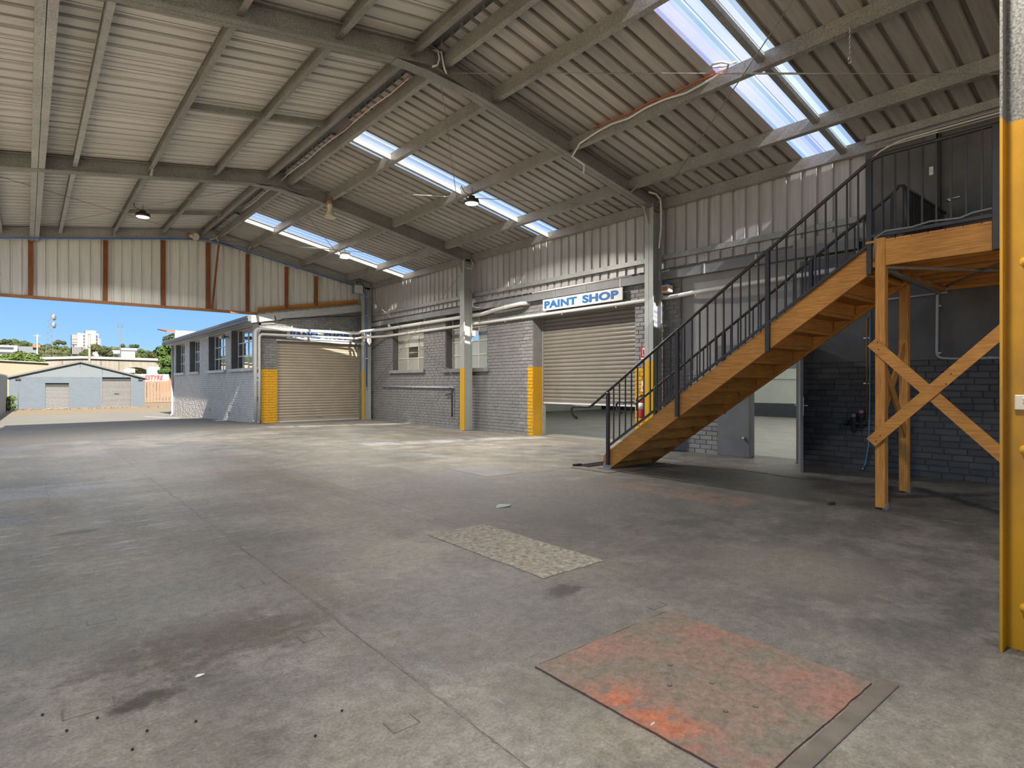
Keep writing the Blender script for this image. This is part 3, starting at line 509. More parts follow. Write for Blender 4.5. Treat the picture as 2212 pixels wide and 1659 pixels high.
# pedestrian doorway wall beside the stair
ws = root('wall_stairs', (10.05, 2, 0), kind='structure')
DX = 10.02
wallcore('mortar_core', 'brick_d', 0, DX, 10.3, -1.5, 4.46, -.1, 1.70, [], ws)
bricks(ws, 'brick_d', 0, DX, 1.2, 4.44, .004, 1.695, [], 300, length_jit=.05)
wallcore('rendered_panel', 'char', 0, 10.0, 10.3, -1.5, 4.46, 1.70, 3.40, [], ws)
box('door_head', 'grey', 10.16, 10.25, 4.46, 6.05, 2.08, 2.2, ws)
wl = root('wall_landing', (10.12, 1, 3), kind='structure')
wallcore('lining', 'char', 0, 10.11, 10.25, -1.5, 3.5, 3.60, 5.14, [(1.72, 2.54, 2.9, 4.96)], wl)
box('corner_post', 'char', 10.06, 10.11, 2.54, 2.70, 2.9, 5.1, wl); box('lower_lining', 'char', 9.985, 10.0, -1.5, 3.5, 2.95, 3.60, wl); box('head_trim', 'char', 10.04, 10.11, -1, 2.54, 4.96, 5.04, wl)
B().ext(cprof(.12, .1), (9.98, -6, 5.06), (9.98, 3.45, 5.06), (1, 0, 0), (0, 0, 1)).obj('eave_flashing', 'galv', wl)
for k in range(3): tube('conduit', 'pvc' if k else 'pipe_g', bend([(10.02+.02*k, -2, 5.02-.028*k), (10.02+.02*k, 3.0, 5.02-.028*k), (10.05, 3.3, 4.94-.03*k), (10.06, 3.52, 4.72)] if k == 1 else [(10.02+.02*k, -2, 5.02-.028*k), (10.02+.02*k, 3.2, 5.02-.028*k)], .1), .012, wl)
d4 = root('door_4', (10.1, 2.1, 2.92), kind='structure')
lf4 = box('leaf', 'char', 10.14, 10.18, 1.70, 2.56, 2.91, 4.97, d4); box('jamb', 'black', 10.06, 10.2, 2.52, 2.56, 2.92, 4.97, d4)
B().lathe([(.032, 0), (.032, .012), (.012, .014), (.012, .05)], (10.14, 2.44, 3.98), (-1, 0, 0), 14).obj('rose', 'chrome', lf4, True); tube('lever', 'chrome', bend([(10.09, 2.44, 3.98), (10.085, 2.42, 3.98), (10.085, 2.29, 3.985)], .02), .012, lf4)
q = root('light_switch', (10.05, 2.62, 4.4), 'small white switch beside the upper landing door', 'switch'); box('plate', 'white', 10.048, 10.06, 2.595, 2.645, 4.37, 4.49, q, .003); box('rocker', 'cream', 10.042, 10.049, 2.612, 2.628, 4.42, 4.45, q)
d3 = root('door_3', (10.0, 4.47, 0), kind='structure')
hd = V((9.08-10.0, 4.02-4.46, 0)).normalized(); pl = V((-hd.y, hd.x, 0))
B().ext([(-.02, 0), (.02, 0), (.02, 2.04), (-.02, 2.04)], (10.0, 4.46, .01), (9.08, 4.02, .01), pl, (0, 0, 1)).obj('leaf', 'bluegrey', d3); lf3 = bpy.context.scene.collection.objects[-1]
for s_ in (-1, 1):
    c0 = V((9.15, 4.053, 1.0))+pl*.02*s_; B().bar(c0+V((0, 0, -.13)), c0+V((0, 0, .15)), .008, .05, pl).obj('lock_plate', 'brass' if s_ < 0 else 'chrome', lf3)
    tube('lever', 'chrome', [c0+V((0, 0, .02)), c0+pl*.06*s_+V((0, 0, .02)), c0+pl*.065*s_-hd*.11+V((0, 0, .02))], .010, lf3)
d5 = root('door_5', (10.1, 5.8, 0), kind='structure')
box('leaf', 'bluegrey', 10.10, 10.15, 5.50, 6.04, .01, 2.08, d5); box('jamb', 'bluegrey', 10.06, 10.24, 5.38, 5.50, .007, 2.10, d5, .006); B().lathe([(.02, 0), (.028, .02), (.028, .04), (.01, .05)], (10.06, 5.48, .36), (-1, 0, 0), 10).obj('knob', 'brass', d5, True)
box('jamb', 'bluegrey', 10.02, 10.24, 4.46, 4.53, .007, 2.08, d5)
# paint shop room behind the wall
rm = root('wall_paint_room', (17, 9, 0), kind='structure')
slab([(10.5, -3), (23.7, -3), (23.7, 21), (10.5, 21)], 'slab_in', -.002, .1, 'room_slab')
box('far_wall', 'room', 23.7, 23.9, -3, 21, .55, 3.9, rm); box('dado_band', 'roomband', 23.68, 23.9, -3, 21, -.05, .56, rm); box('end_wall', 'room', 10.5, 23.9, -3.2, -3, -.05, 3.9, rm); box('cross_wall', 'room', 10.5, 23.9, 21, 21.2, -.05, 3.9, rm); box('inner_lining', 'room', 10.48, 10.52, -3, 4.46, 0, 3.9, rm)
strips = [(-2.2, -.8), (1.0, 2.4), (3.6, 5.0), (6.4, 7.8), (9.0, 10.4), (13.2, 14.8)]; y = -3.2
for a, b_ in strips+[(21.2, None)]:
    box('ceiling_board', 'room', 10.3, 23.9, y, a, 3.85, 3.9, rm); y = b_ if b_ else a
for a, b_ in strips: box('room_fill_strip', 'poly_h', 10.3, 23.9, a, b_, 3.86, 3.87, rm)  # unseen skylight strips, extra ones added and widened to brighten the room
for z in (1.55, 2.05): box('wall_batten', 'room', 23.66, 23.7, -3, 21, z, z+.03, rm)
# windows of the paint shop
def window(name, axis, p, u0, u1, z0, z1, nc, nr, glass_m, frame_m, sill_m, inward, sill_out=.09):
    t = root(name, (p, (u0+u1)/2, z0) if axis == 0 else ((u0+u1)/2, p, z0), kind='structure'); q = p+inward
    bx = lambda nm, m, a, b_, c, d, e_, f: box(nm, m, a, b_, c, d, e_, f, t)
    fw = .035
    for k in range(nc+1): u = u0+(u1-u0)*k/nc; bx('mullion', frame_m, q-.02, q+.02, max(u0, u-fw/2), min(u1, u+fw/2), z0, z1)
    for k in range(nr+1): z = z0+(z1-z0)*k/nr; bx('transom', frame_m, q-.018, q+.018, u0, u1, max(z0, z-fw/2), min(z1, z+fw/2))
    for i in range(nc):
        for j in range(nr):
            a = u0+(u1-u0)*i/nc+fw/2; c = u0+(u1-u0)*(i+1)/nc-fw/2; e_ = z0+(z1-z0)*j/nr+fw/2; f = z0+(z1-z0)*(j+1)/nr-fw/2
            tl = random.uniform(-.006, .006); gm = 'glass_f' if glass_m == 'glass' and random.random() < .8 else glass_m; B().add([(q+tl, a, e_), (q-tl, c, e_), (q-tl, c, f), (q+tl, a, f)], [(0, 1, 2, 3)]).obj('pane', gm, t)
    for a, c in ((u0-.004, u0+.012), (u1-.012, u1+.004)): bx('reveal', 'char', p+.006, q, a, c, z0, z1)
    bx('sill', sill_m, p-sill_out, p+abs(inward), u0-.12, u1+.12, z0-.11, z0); return t
window('window_1', 0, WX, 16.80, 18.93, 1.84, 3.48, 3, 4, 'glass', 'cream', 'brick', .24)
window('window_2', 0, WX, 13.31, 15.45, 1.82, 3.48, 3, 4, 'glass', 'cream', 'brick', .24)
# roller doors
def slatmesh(name, m, ln, p, axis):
    pr = [(0, .004), (.18*p, -.010), (.42*p, -.017), (.62*p, -.017), (.84*p, -.010), (p, .004)]; b = B()
    for s_ in (0, ln):
        for h, d in pr: b.v.append((d, s_, h) if axis == 0 else (s_, d, h))
    b.f = [(i, i+1, 6+i+1, 6+i) for i in range(5)]; o = b.obj(name, m); me = o.data; bpy.data.objects.remove(o); return me
d1 = root('door_1', (10.5, 9.7, 0), kind='structure'); p = .098; me = slatmesh('slat', 'shutter', 3.32, p, 0)
for k in range(23): link(me, 'slat', d1, (10.5, 8.03, .90+k*p))
box('bottom_rail', 'pvc', 10.48, 10.52, 8.04, 11.34, .84, .875, d1); box('bottom_slat', 'shutter', 10.49, 10.51, 8.04, 11.34, .87, .92, d1); box('lock_bar', 'chrome', 10.47, 10.485, 8.62, 8.75, .90, .93, d1)
for y in (8.03, 11.31): box('guide_rail', 'galv', 10.47, 10.56, y, y+.04, 0, 3.08, d1)
# ------------------------------------------------------------ signs, services on the right wall
q = root('shop_sign', (10.1, 9.7, 3.2), 'long white sign reading PAINT SHOP in blue capitals', 'sign'); box('board', 'sign', 9.985, 10.01, 8.25, 10.80, 3.185, 3.462, q); [box('hanger', 'galv', 10.01, 10.14, y, y+.03, 3.3, 3.33, q) for y in (8.5, 10.5)]; text('PAINT', 'blue', q, (9.983, 10.18, 3.325), (0, -1, 0), (0, 0, 1), 1.12, .185, .05); text('SHOP', 'blue', q, (9.983, 8.90, 3.325), (0, -1, 0), (0, 0, 1), 1.08, .185, .05)
q = root('drain_pipe', (9.95, 16, 3.4), 'upper white drain pipe turning into the wall beside the paint shop sign', 'pipe')
tube('pipe_run', 'pvc', bend([(5.99, 20.86, .1), (5.99, 20.86, 3.24), (6.4, 20.82, 3.245), (9.62, 20.62, 3.26), (9.60, 20.3, 3.3), (10.06, 19.3, 3.35), (10.07, 13.4, 3.36), (9.93, 12.6, 3.40), (9.92, 11.75, 3.44), (9.94, 11.52, 3.45), (10.15, 11.46, 3.46)], .16, 6), .055, q, 12)
for y in (18.6, 16.2, 12.2): B().lathe([(.062, -.02), (.062, .02)], (10.063 if y > 13 else 9.925, y, 3.352 if y > 13 else 3.42), (0, 1, 0), 12).obj('coupling', 'pvc', q, True)
for x in (7.2, 8.6, 9.5): B().bar((x, 20.8, 3.32), (x, 20.8, 3.40), .02, .02).obj('hanger', 'pvc', q)
q = root('drain_pipe', (9.9, 14, 3.1), 'lower white drain pipe running from the panel shop past the stair', 'pipe')
tube('pipe_run', 'pvc', bend([(6.11, 20.82, .1), (6.11, 20.82, 3.05), (6.4, 20.78, 3.05), (9.56, 20.58, 3.05), (9.56, 20.2, 3.07), (10.06, 19.3, 3.09), (10.07, 7.0, 3.12), (9.93, 6.2, 3.13), (9.91, 3.6, 3.17), (9.92, 3.55, 3.20), (9.93, 3.53, 3.41)], .14, 6), .042, q, 12)
for y in (17.2, 14.5, 12.4, 10.2, 8.5, 6.4, 5.0): B().bar((10.07 if y > 6.9 else 9.93, y, 3.08), (10.07 if y > 6.9 else 9.93, y, 3.04), .02, .02).obj('clip', 'pvc', q)
tube('conduit_pipe', 'pvc', bend([(10.0, 8.0, 3.68), (9.99, 11.2, 3.68)], .1), .02, None); tag(bpy.data.objects['conduit_pipe'], 'thin white conduit lying along the gutter above the sign', 'pipe')
q = root('down_pipe', (10.0, 19.9, 3.2), 'short white drop pipe from the gutter near the corner column', 'pipe'); tube('pipe_run', 'pvc', [(10.05, 19.0, 3.40), (10.05, 19.0, 3.50)], .05, q, 10); B().lathe([(.06, 0), (.06, .03)], (10.05, 19.0, 3.46), (0, 0, 1), 12).obj('collar', 'pvc', q)
q = root('wall_rail', (10.1, 17, 1.2), 'grey air pipe rail below the paint shop windows with a black drop', 'pipe')
tube('rail', 'pipe_g', [(10.09, 19.6, 1.26), (10.09, 14.95, 1.24)], .025, q); tube('drop', 'black', bend([(10.09, 15.2, 1.24), (10.07, 15.0, 1.22), (10.07, 15.0, .34)], .06), .022, q); tube('stub', 'black', [(10.08, 15.1, 1.05), (10.06, 15.35, 1.0)], .02, q)
for y in (19.2, 17.4, 15.6): box('bracket', 'pipe_g', 10.08, 10.15, y-.02, y+.02, 1.2, 1.23, q)
q = root('hanging_bag', (9.9, 14.3, 1.6), 'small blue cloth bag hanging beside the window column', 'bag'); B().lathe([(.03, .28), (.06, .24), (.10, .10), (.09, .02), (.02, 0)], (9.93, 14.22, 1.62), (0, 0, 1), 10).obj('pouch', 'bluep', q, True); tube('cord', 'rubber', [(9.93, 14.2, 1.65), (9.95, 14.19, .8)], .008, q, 5)
q = root('extinguisher_sign', (10.1, 7.8, 1.9), 'red fire extinguisher location sign on the brick pier', 'sign'); box('plate', 'red', 10.12, 10.132, 7.70, 7.86, 1.88, 2.15, q); box('picture_panel', 'white', 10.114, 10.121, 7.75, 7.81, 1.95, 2.12, q); box('caption', 'white', 10.114, 10.121, 7.71, 7.85, 1.885, 1.91, q)
B().lathe([(.014, 0), (.014, .09), (.006, .12)], (10.112, 7.78, 1.97), (0, 0, 1), 8).obj('symbol', 'red', q)
q = root('instruction_sign', (10.1, 7.8, 1.2), 'small white and red notice above the fire extinguisher', 'sign'); box('plate', 'white', 10.12, 10.132, 7.70, 7.84, 1.19, 1.42, q); B().lathe([(.05, 0), (.05, .006)], (10.12, 7.77, 1.27), (-1, 0, 0), 16).obj('disc', 'red', q); box('bar', 'white', 10.108, 10.115, 7.735, 7.805, 1.262, 1.278, q)
q = root('fire_extinguisher', (10.03, 7.8, .6), 'red fire extinguisher hanging on the yellow brick pier', 'fire extinguisher')
B().lathe([(.02, 0), (.068, .015), (.072, .04), (.072, .36), (.055, .41), (.025, .43), (.022, .45)], (10.04, 7.77, .62), (0, 0, 1), 16).obj('cylinder', 'red', q, True); cyl = COL.objects[-1]; B().lathe([(.0735, 0), (.0735, .13)], (10.04, 7.77, .82), (0, 0, 1), 16).obj('label_band', 'white', cyl, True)
box('valve', 'black', 10.015, 10.065, 7.74, 7.80, 1.07, 1.11, q); box('handle', 'black', 10.03, 10.05, 7.68, 7.80, 1.11, 1.125, q); tube('hose', 'rubber', bend([(10.03, 7.80, 1.09), (10.0, 7.88, 1.06), (9.99, 7.87, .78)], .05), .011, q); box('bracket', 'galv', 10.10, 10.14, 7.75, 7.79, .85, .9, q)
q = root('siren_box', (9.95, 7.1, 3.2), 'cream siren with blue beacon beside the stair column', 'alarm'); box('body', 'cream', 9.90, 10.05, 7.0, 7.18, 3.2, 3.35, q, .01); box('grille', 'wood_pl', 9.893, 9.90, 7.03, 7.15, 3.23, 3.32, q); B().lathe([(.045, 0), (.045, .05), (.02, .07)], (9.97, 7.09, 3.35), (0, 0, 1), 12).obj('beacon', 'bluep', q, True)
# air regulator, hose, conduits on the charcoal wall
q = root('air_regulator', (9.95, 3.55, .7), 'black air regulator with pink knobs on the charcoal brick wall', 'regulator')
for y, z0 in ((3.60, .60), (3.50, .66)): B().lathe([(.02, 0), (.04, .02), (.04, .16), (.05, .17), (.05, .22), (.03, .23)], (9.93, y, z0), (0, 0, 1), 10).obj('bowl', 'rubber', q, True); B().lathe([(.035, 0), (.035, .05), (.03, .055)], (9.93, y, z0+.23), (0, 0, 1), 10).obj('knob', 'pink', q, True)
tube('manifold', 'rubber', [(9.93, 3.72, .74), (9.93, 3.42, .74)], .03, q); B().lathe([(.045, 0), (.045, .06)], (9.93, 3.68, .74), (0, 1, 0), 10).obj('gauge', 'rubber', q); tube('supply_pipe', 'wood_pl', [(9.97, 3.43, .80), (9.97, 3.43, 2.35), (10.0, 3.40, 2.45)], .014, q)
for z in (1.35, 2.05): box('saddle', 'chrome', 9.97, 10.0, 3.38, 3.48, z, z+.02, q)
q = root('air_hose', (9.9, 3.4, 0), 'blue air hose hanging beside the regulator to the floor', 'hose'); tube('hose_run', 'hose', [(9.96, 3.38, 2.5), (9.95, 3.385, 1.6), (9.95, 3.39, .8), (9.94, 3.40, .4), (9.93, 3.44, .12), (9.92, 3.47, .05)], .013, q, 8); tube('coupler', 'chrome', [(9.92, 3.47, .06), (9.915, 3.475, .02)], .016, q)
q = root('wall_conduit', (9.97, 2.5, 1.7), 'pale bent conduit on the charcoal wall under the landing', 'conduit'); tube('conduit_run', 'pipe_g', bend([(9.96, 2.35, 2.70), (9.96, 2.52, 2.66), (9.96, 2.53, 1.72), (9.96, 2.3, 1.70), (9.96, -.5, 1.70)], .09), .018, q)
for y, z in ((2.53, 2.45), (2.53, 1.78), (1.95, 1.7)): box('saddle', 'pvc', 9.955, 9.99, y-.05, y+.01, z, z+.02, q)
tube('conduit_run', 'pipe_g', [(9.98, 3.4, 2.62), (9.97, 2.4, 2.64)], .014, q)
# ------------------------------------------------------------ staircase
SL = .69
st = root('staircase', (7.7, 6.2, 0), 'orange pine staircase with closed risers rising to the landing', 'staircase')
def stringer(x, y0=6.27, ytop=2.40):
    zt = lambda y: .21+(6.27-y)*SL; zb_ = lambda y: max(.012, (6.13-y)*SL)
    pts = [(y0, .012), (y0, .19), (6.22, zt(6.22)), (ytop, zt(ytop)), (ytop, zb_(ytop)), (6.13, .012)]
    b = B(); n = len(pts); b.add([(x, y, z) for y, z in pts]+[(x+.045, y, z) for y, z in pts], [tuple(range(n)), tuple(range(n, 2*n))[::-1]]+[(i, (i+1) % n, n+(i+1) % n, n+i) for i in range(n)]); b.obj('stringer', 'wood_s', st)
stringer(7.12); stringer(8.25)
G, RI = .265, .1845
for k in range(15):
    y = 6.17-G*k; z = RI*(k+1)
    box('tread', 'wood_x', 7.165, 8.25, y-G-.0, y+.025, z-.04, z, st); box('riser', 'wood_x', 7.165, 8.25, y-.022, y, z-RI if k else .012, z-.04, st)
    for x in (7.165, 8.215): B().add([(x, y-.03, z-.042), (x, y-.22, z-.042), (x, y-.03, z-.16), (x+.035, y-.03, z-.042), (x+.035, y-.22, z-.042), (x+.035, y-.03, z-.16)], [(0, 1, 2), (3, 5, 4), (0, 3, 4, 1), (1, 4, 5, 2), (2, 5, 3, 0)]).obj('cleat', 'wood_y', st)
box('foot_bracket', 'galv', 7.10, 7.12, 6.10, 6.26, .012, .07, st)
gr_ = root('drain_grate', (7.2, 6.6, 0), 'dark diamond mesh grate on the floor before the bottom step', 'grate')
for k in range(9): B().bar((6.95+k*.1, 6.42, .018), (6.99+k*.1, 6.72, .018), .008, .01).obj('grate_bar', 'black', gr_); B().bar((7.0+k*.1, 6.42, .018), (6.93+k*.1, 6.72, .018), .008, .01).obj('grate_bar', 'black', gr_)
tube('rolled_edge', 'rubber', [(6.86, 6.70, .03), (6.98, 6.62, .03)], .022, gr_)
def railing(name, label, x, ytops, posts, hz, curl, end):
    t = root(name, (x, 6.1, 0), label, 'railing', 'black steel stair railings'); ht = lambda y: hz+(6.18-y)*.687
    path = [(x, 6.87+curl[0], ht(6.18)-.41), (x, 6.94+curl[0], ht(6.18)-.385), (x, 6.99+curl[0], ht(6.18)-.33), (x, 7.0+curl[0], ht(6.18)-.27), (x, 6.96+curl[0], ht(6.18)-.225), (x, 6.88+curl[0], ht(6.18)-.215), (x, 6.55+curl[1], ht(6.18)-.215), (x, 6.50+curl[1], ht(6.50+curl[1])+.02)]
    path += [(x, end, ht(end))]
    return t, ht, path
t, ht, path = railing('stair_railing', 'black steel railing on the open side of the stair and landing', 7.08, None, None, 1.19, (-.05, 0), 2.42)
path += [(7.08, 2.36, 3.80), (7.08, 2.28, 3.815), (7.08, .2, 3.815)]
tube('handrail', 'black', path, .021, t, 10)
lr = lambda y: .37+(6.13-y)*.673
for a, b_ in ((6.13, 4.88), (4.84, 3.57), (3.53, 2.43)): B().bar((7.08, a, lr(a)), (7.08, b_, lr(b_)), .03, .03, (1, 0, 0)).obj('bottom_rail', 'black', t)
B().bar((7.08, 2.39, 2.955), (7.08, .2, 2.955), .035, .035, (1, 0, 0)).obj('bottom_rail', 'black', t)
for y, z0 in ((6.14, .07), (4.86, .89), (3.55, 1.75), (2.41, 2.54)): box('post', 'black', 7.055, 7.105, y-.025, y+.025, z0, ht(y) if y > 2.5 else 3.80, t, .004)
for y in (1.32, .25): box('post', 'black', 7.03, 7.08, y-.03, y+.03, 2.62, 3.80, t, .004)
for a, b_, n in ((6.14, 4.86, 10), (4.86, 3.55, 10), (3.55, 2.41, 9)):
    for k in range(1, n+1): y = a+(b_-a)*k/(n+1); box('baluster', 'black', 7.072, 7.088, y-.008, y+.008, lr(y), ht(y)-.01, t)
for k in range(1, 18): y = 2.41-.122*k; abs(y-1.32) > .05 and box('baluster', 'black', 7.072, 7.088, y-.008, y+.008, 2.955, 3.80, t)
tube('cable', 'gutter', [(7.06, 2.36, 2.7), (7.06, 2.35, 2.93), (7.055, 2.25, 2.985), (7.05, 2.0, 2.975), (7.05, 1.85, 3.0), (7.05, 1.6, 2.98), (7.05, 1.5, 3.01), (7.05, 1.32, 3.02), (7.05, 1.1, 2.99)], .011, t, 6)
t, ht, path = railing('stair_railing', 'black steel railing on the wall side of the stair, ending in a loop', 8.30, None, None, 1.24, (.0, .06), 2.56)
path += [(8.30, 2.50, 3.80), (8.30, 2.45, 3.79), (8.30, 2.43, 3.72), (8.30, 2.43, 2.93)]
tube('handrail', 'black', path, .021, t, 10)
for a, b_ in ((6.13, 4.88), (4.84, 3.57), (3.53, 2.50)): B().bar((8.30, a, lr(a)), (8.30, b_, lr(b_)), .03, .03, (1, 0, 0)).obj('bottom_rail', 'black', t)
for y, z0 in ((6.14, .07), (4.86, .89), (3.55, 1.75), (2.56, 2.5)): box('post', 'black', 8.275, 8.325, y-.025, y+.025, z0, ht(y), t, .004)
for a, b_, n in ((6.14, 4.86, 10), (4.86, 3.55, 10), (3.55, 2.56, 8)):
    for k in range(1, n+1): y = a+(b_-a)*k/(n+1); box('baluster', 'black', 8.292, 8.308, y-.008, y+.008, lr(y), ht(y)-.01, t)
t = root('landing_railing', (9.2, 2.45, 2.9), 'black railing return between the stair head and the landing door wall', 'railing', 'black steel stair railings')
tube('handrail', 'black', [(8.36, 2.46, 3.79), (10.08, 2.46, 3.79)], .021, t, 10); B().bar((8.36, 2.46, 2.98), (10.05, 2.46, 2.98), .03, .03).obj('bottom_rail', 'black', t); box('infill_sheet', 'black', 8.42, 10.05, 2.463, 2.469, 2.98, 3.77, t)
for k in range(14): x = 8.45+.118*k; box('baluster', 'black', x-.008, x+.008, 2.452, 2.468, 2.98, 3.79, t)
box('post', 'black', 8.37, 8.42, 2.43, 2.48, 2.6, 3.79, t)
# ------------------------------------------------------------ landing platform
t = root('landing_platform', (8.4, 1.6, 0), 'orange pine landing platform on braced posts beside the charcoal wall', 'platform')
box('beam', 'wood_y', 7.055, 7.10, -.6, 2.25, 2.62, 2.89, t, .003)
for k in range(7): x = 7.46+k*.40; box('joist', 'wood_y', x, x+.04, -.6, 2.36, 2.66, 2.875, t)
box('bearer', 'wood_x', 7.10, 9.70, 2.36, 2.41, 2.62, 2.875, t, .003); box('bearer', 'wood_x', 7.10, 9.95, .15, .2, 2.45, 2.66, t)
for k in range(20): y = 2.44-.145*k; box('deck_board', 'wood_x', 7.05, 9.98, y-.138, y, 2.876, 2.90, t)
for x, y, z in ((7.045, 2.25, 2.92), (8.35, 2.42, 2.62), (7.045, 1.0, 2.62), (8.35, 1.0, 2.62)): box('post', 'wood_z', x, x+.095, y, y+.095, .02, z, t, .004); box('post_foot', 'galv', x+.03, x+.10, y-.006, y+.04, .001, .07, t)
def plank(p0, p1, nm='brace', a=.022, b_=.115, side=(1, 0, 0), m='wood_y'): B().bar(p0, p1, a, b_, side).obj(nm, m, t)
plank((7.030, 2.37, 1.80), (7.030, 1.02, .42)); plank((7.008, 2.37, .72), (7.008, 1.02, 2.10))
plank((7.14, 2.36, .80), (8.36, 2.46, 1.83), a=.022, side=(0, 1, 0), m='wood_x'); plank((7.14, 2.34, 1.72), (8.36, 2.44, .74), a=.022, side=(0, 1, 0), m='wood_x')
B().bar((7.12, 2.30, 2.615), (9.5, 1.0, 2.65), .03, .003, (0, 0, 1)).obj('strap', 'galv_dark', t); B().bar((9.45, 2.30, 2.655), (7.15, 1.05, 2.61), .03, .003, (0, 0, 1)).obj('strap', 'galv_dark', t); B().bar((7.3, 2.30, 2.60), (9.65, 2.42, 2.60), .045, .045, (0, 1, 0)).obj('steel_angle', 'galv_dark', t)
for k in range(6): box('joist_hanger', 'galv_dark', 7.455+k*.40, 7.505+k*.40, 2.335, 2.362, 2.65, 2.74, t)
for dy, dz in ((2.30, 1.72), (2.31, 1.80), (2.28, .80), (2.32, .74), (1.70, 1.35), (1.66, 1.45)): B().lathe([(.007, 0), (.007, .004)], (7.019 if dz > 1 and dz < 1.9 and dy > 2 else 6.997, dy, dz), (-1, 0, 0), 8).obj('bolt_head', 'black', t)
# ------------------------------------------------------------ gable end wall
we = root('wall_back', (4, 21, 4), kind='structure'); EY = 21.06
zbot = lambda x: 3.74 if x < 6.1 else 3.66+(x-6.1)*.172
ztp = lambda x: (zR(x) if x > RX else zL(x))+.02
n = 15; wd = (10.2+1.3)/n
for i in range(n): wallsheet(we, 'sheet_e', 1, EY, -1.3+i*wd, wd, 3, zbot, ztp, 1)
for x in (.09, 1.8, 3.29, 4.57, 5.78, 7.08, 8.15): box('stud', 'wood_old', x-.055, x+.055, 20.97, 21.05, zbot(x)+(.05 if x < 6 else .2), ztp(x)-.28, we)
box('plate', 'wood_pl', -1.3, 6.1, 20.95, 21.06, 3.72, 3.80, we); B().bar((6.1, 20.98, 3.84), (9.75, 20.98, 4.45), .06, .07).obj('plate', 'wood_pl', we); B().bar((6.1, 21.0, 3.92), (9.75, 21.0, 4.53), .04, .09).obj('noggin', 'wood_y', we)
q = root('leaning_timber', (4.6, 20.9, 4.0), 'long reddish timber leaning in front of the gable studs', 'timber'); B().bar((4.66, 20.88, 3.85), (4.80, 20.6, 6.02), .07, .05).obj('batten', 'wood_old', q); B().bar((4.62, 20.90, 3.83), (4.70, 20.89, 3.83), .05, .05).obj('foot_block', 'wood_old', q)
q = root('blue_conduit', (4, 20.3, 5.5), 'blue air line along the end rafter and down the corner column', 'conduit')
pb = [(-.9, 20.31, zL(-.9)-.335), (4.4, 20.31, RZ-.35), (9.4, 20.31, zR(9.4)-.335), (9.75, 20.32, zR(9.7)-.42), (9.80, 20.32, 4.5), (9.80, 20.32, 1.25)]; tube('line', 'bluep', bend(pb, .12), .018, q)
for z in (4.6, 3.9, 3.1, 2.3): box('clip', 'pvc', 9.77, 9.83, 20.30, 20.35, z, z+.025, q)
# ------------------------------------------------------------ panel shop building
wp = root('wall_panel_front', (8, 20.95, 0), kind='structure'); ztp_ = lambda x: 3.44+(x-5.9)*.172
HP = [(6.74, 9.86, -1, 2.88)]
wallcore('mortar_core', 'brick_p', 1, 20.95, 21.2, 6.2, 10.2, -.1, 3.5, HP, wp, ztp_)
bricks(wp, 'brick_p', 1, 20.95, 6.2, 10.15, 0, 4.2, HP, 300, ztop=lambda x: ztp_(x)+.03)
B().ext([(0, 0), (.06, 0), (.06, .25), (0, .25)], (5.86, 20.86, 3.43), (9.96, 20.86, 4.14), (0, 1, 0), (0, 0, 1)).obj('barge_board', 'barge', wp)
box('lintel_angle', 'barge', 6.70, 9.9, 20.93, 20.96, 2.86, 2.93, wp)
tube('cable', 'rubber', [(6.62, 20.84, 3.72), (6.68, 20.84, 3.52), (6.75, 20.84, 3.53), (6.9, 20.84, 3.63), (8.2, 20.84, 3.80), (9.6, 20.84, 3.92)], .014, wp, 6); tube('cable', 'rubber', [(5.9, 20.84, 3.41), (6.66, 20.84, 3.50)], .012, wp, 6)
d2 = root('door_2', (8.3, 21.1, 0), kind='structure'); p = .0975; me = slatmesh('slat', 'shutter_p', 3.12, p, 1)
for k in range(28): link(me, 'slat', d2, (6.74, 21.08, .14+k*p))
box('bottom_slat', 'shutter_p', 6.75, 9.85, 21.06, 21.09, .03, .15, d2); box('bottom_rail', 'pvc', 6.75, 9.85, 21.05, 21.10, .004, .035, d2); box('lock_bar', 'chrome', 8.2, 8.38, 21.04, 21.06, .14, .18, d2)
box('guide_rail', 'galv', 6.74, 6.78, 21.04, 21.1, 0, 2.88, d2); box('guide_rail', 'galv', 9.82, 9.86, 21.04, 21.1, 0, 2.88, d2)
q = root('shop_sign', (8.3, 20.9, 3.0), 'white sign reading PANEL SHOP half hidden behind the drain pipes', 'sign'); box('board', 'sign', 7.06, 9.50, 20.90, 20.925, 2.95, 3.28, q); text('PANEL', 'bluep', q, (7.72, 20.898, 3.115), (1, 0, 0), (0, 0, 1), 1.1, .24, .05); text('SHOP', 'bluep', q, (8.88, 20.898, 3.115), (1, 0, 0), (0, 0, 1), .95, .24, .05)
wsd = root('wall_panel_side', (6.2, 28, 0), kind='structure')
WH = [(21.95, 24.75, 1.92, 3.44), (25.6, 28.45, 1.92, 3.44), (30.2, 32.35, 1.92, 3.44), (33.5, 35.8, 1.92, 3.44)]
wallcore('mortar_core', 'brick_s', 0, 6.2, 6.55, 20.96, 36.6, -.6, 3.46, WH, wsd)
bricks(wsd, 'brick_s', 0, 6.2, 21.0, 36.55, -.45, 3.44, WH, 0, L=.25)
for i, h in enumerate(WH): window('window_%d' % (i+3), 0, 6.2, h[0]+.01, h[1]-.01, 1.93, 3.43, 4, 3, 'glass_s', 'white', 'brick_s', .26, .10)
for (y, z) in ((25.0, .12), (28.2, .15)): box('air_vent', 'gutter', 6.18, 6.2, y-.12, y+.12, z, z+.16, wsd)
rp_ = root('roof_panel_shop', (8, 28, 4), kind='structure')
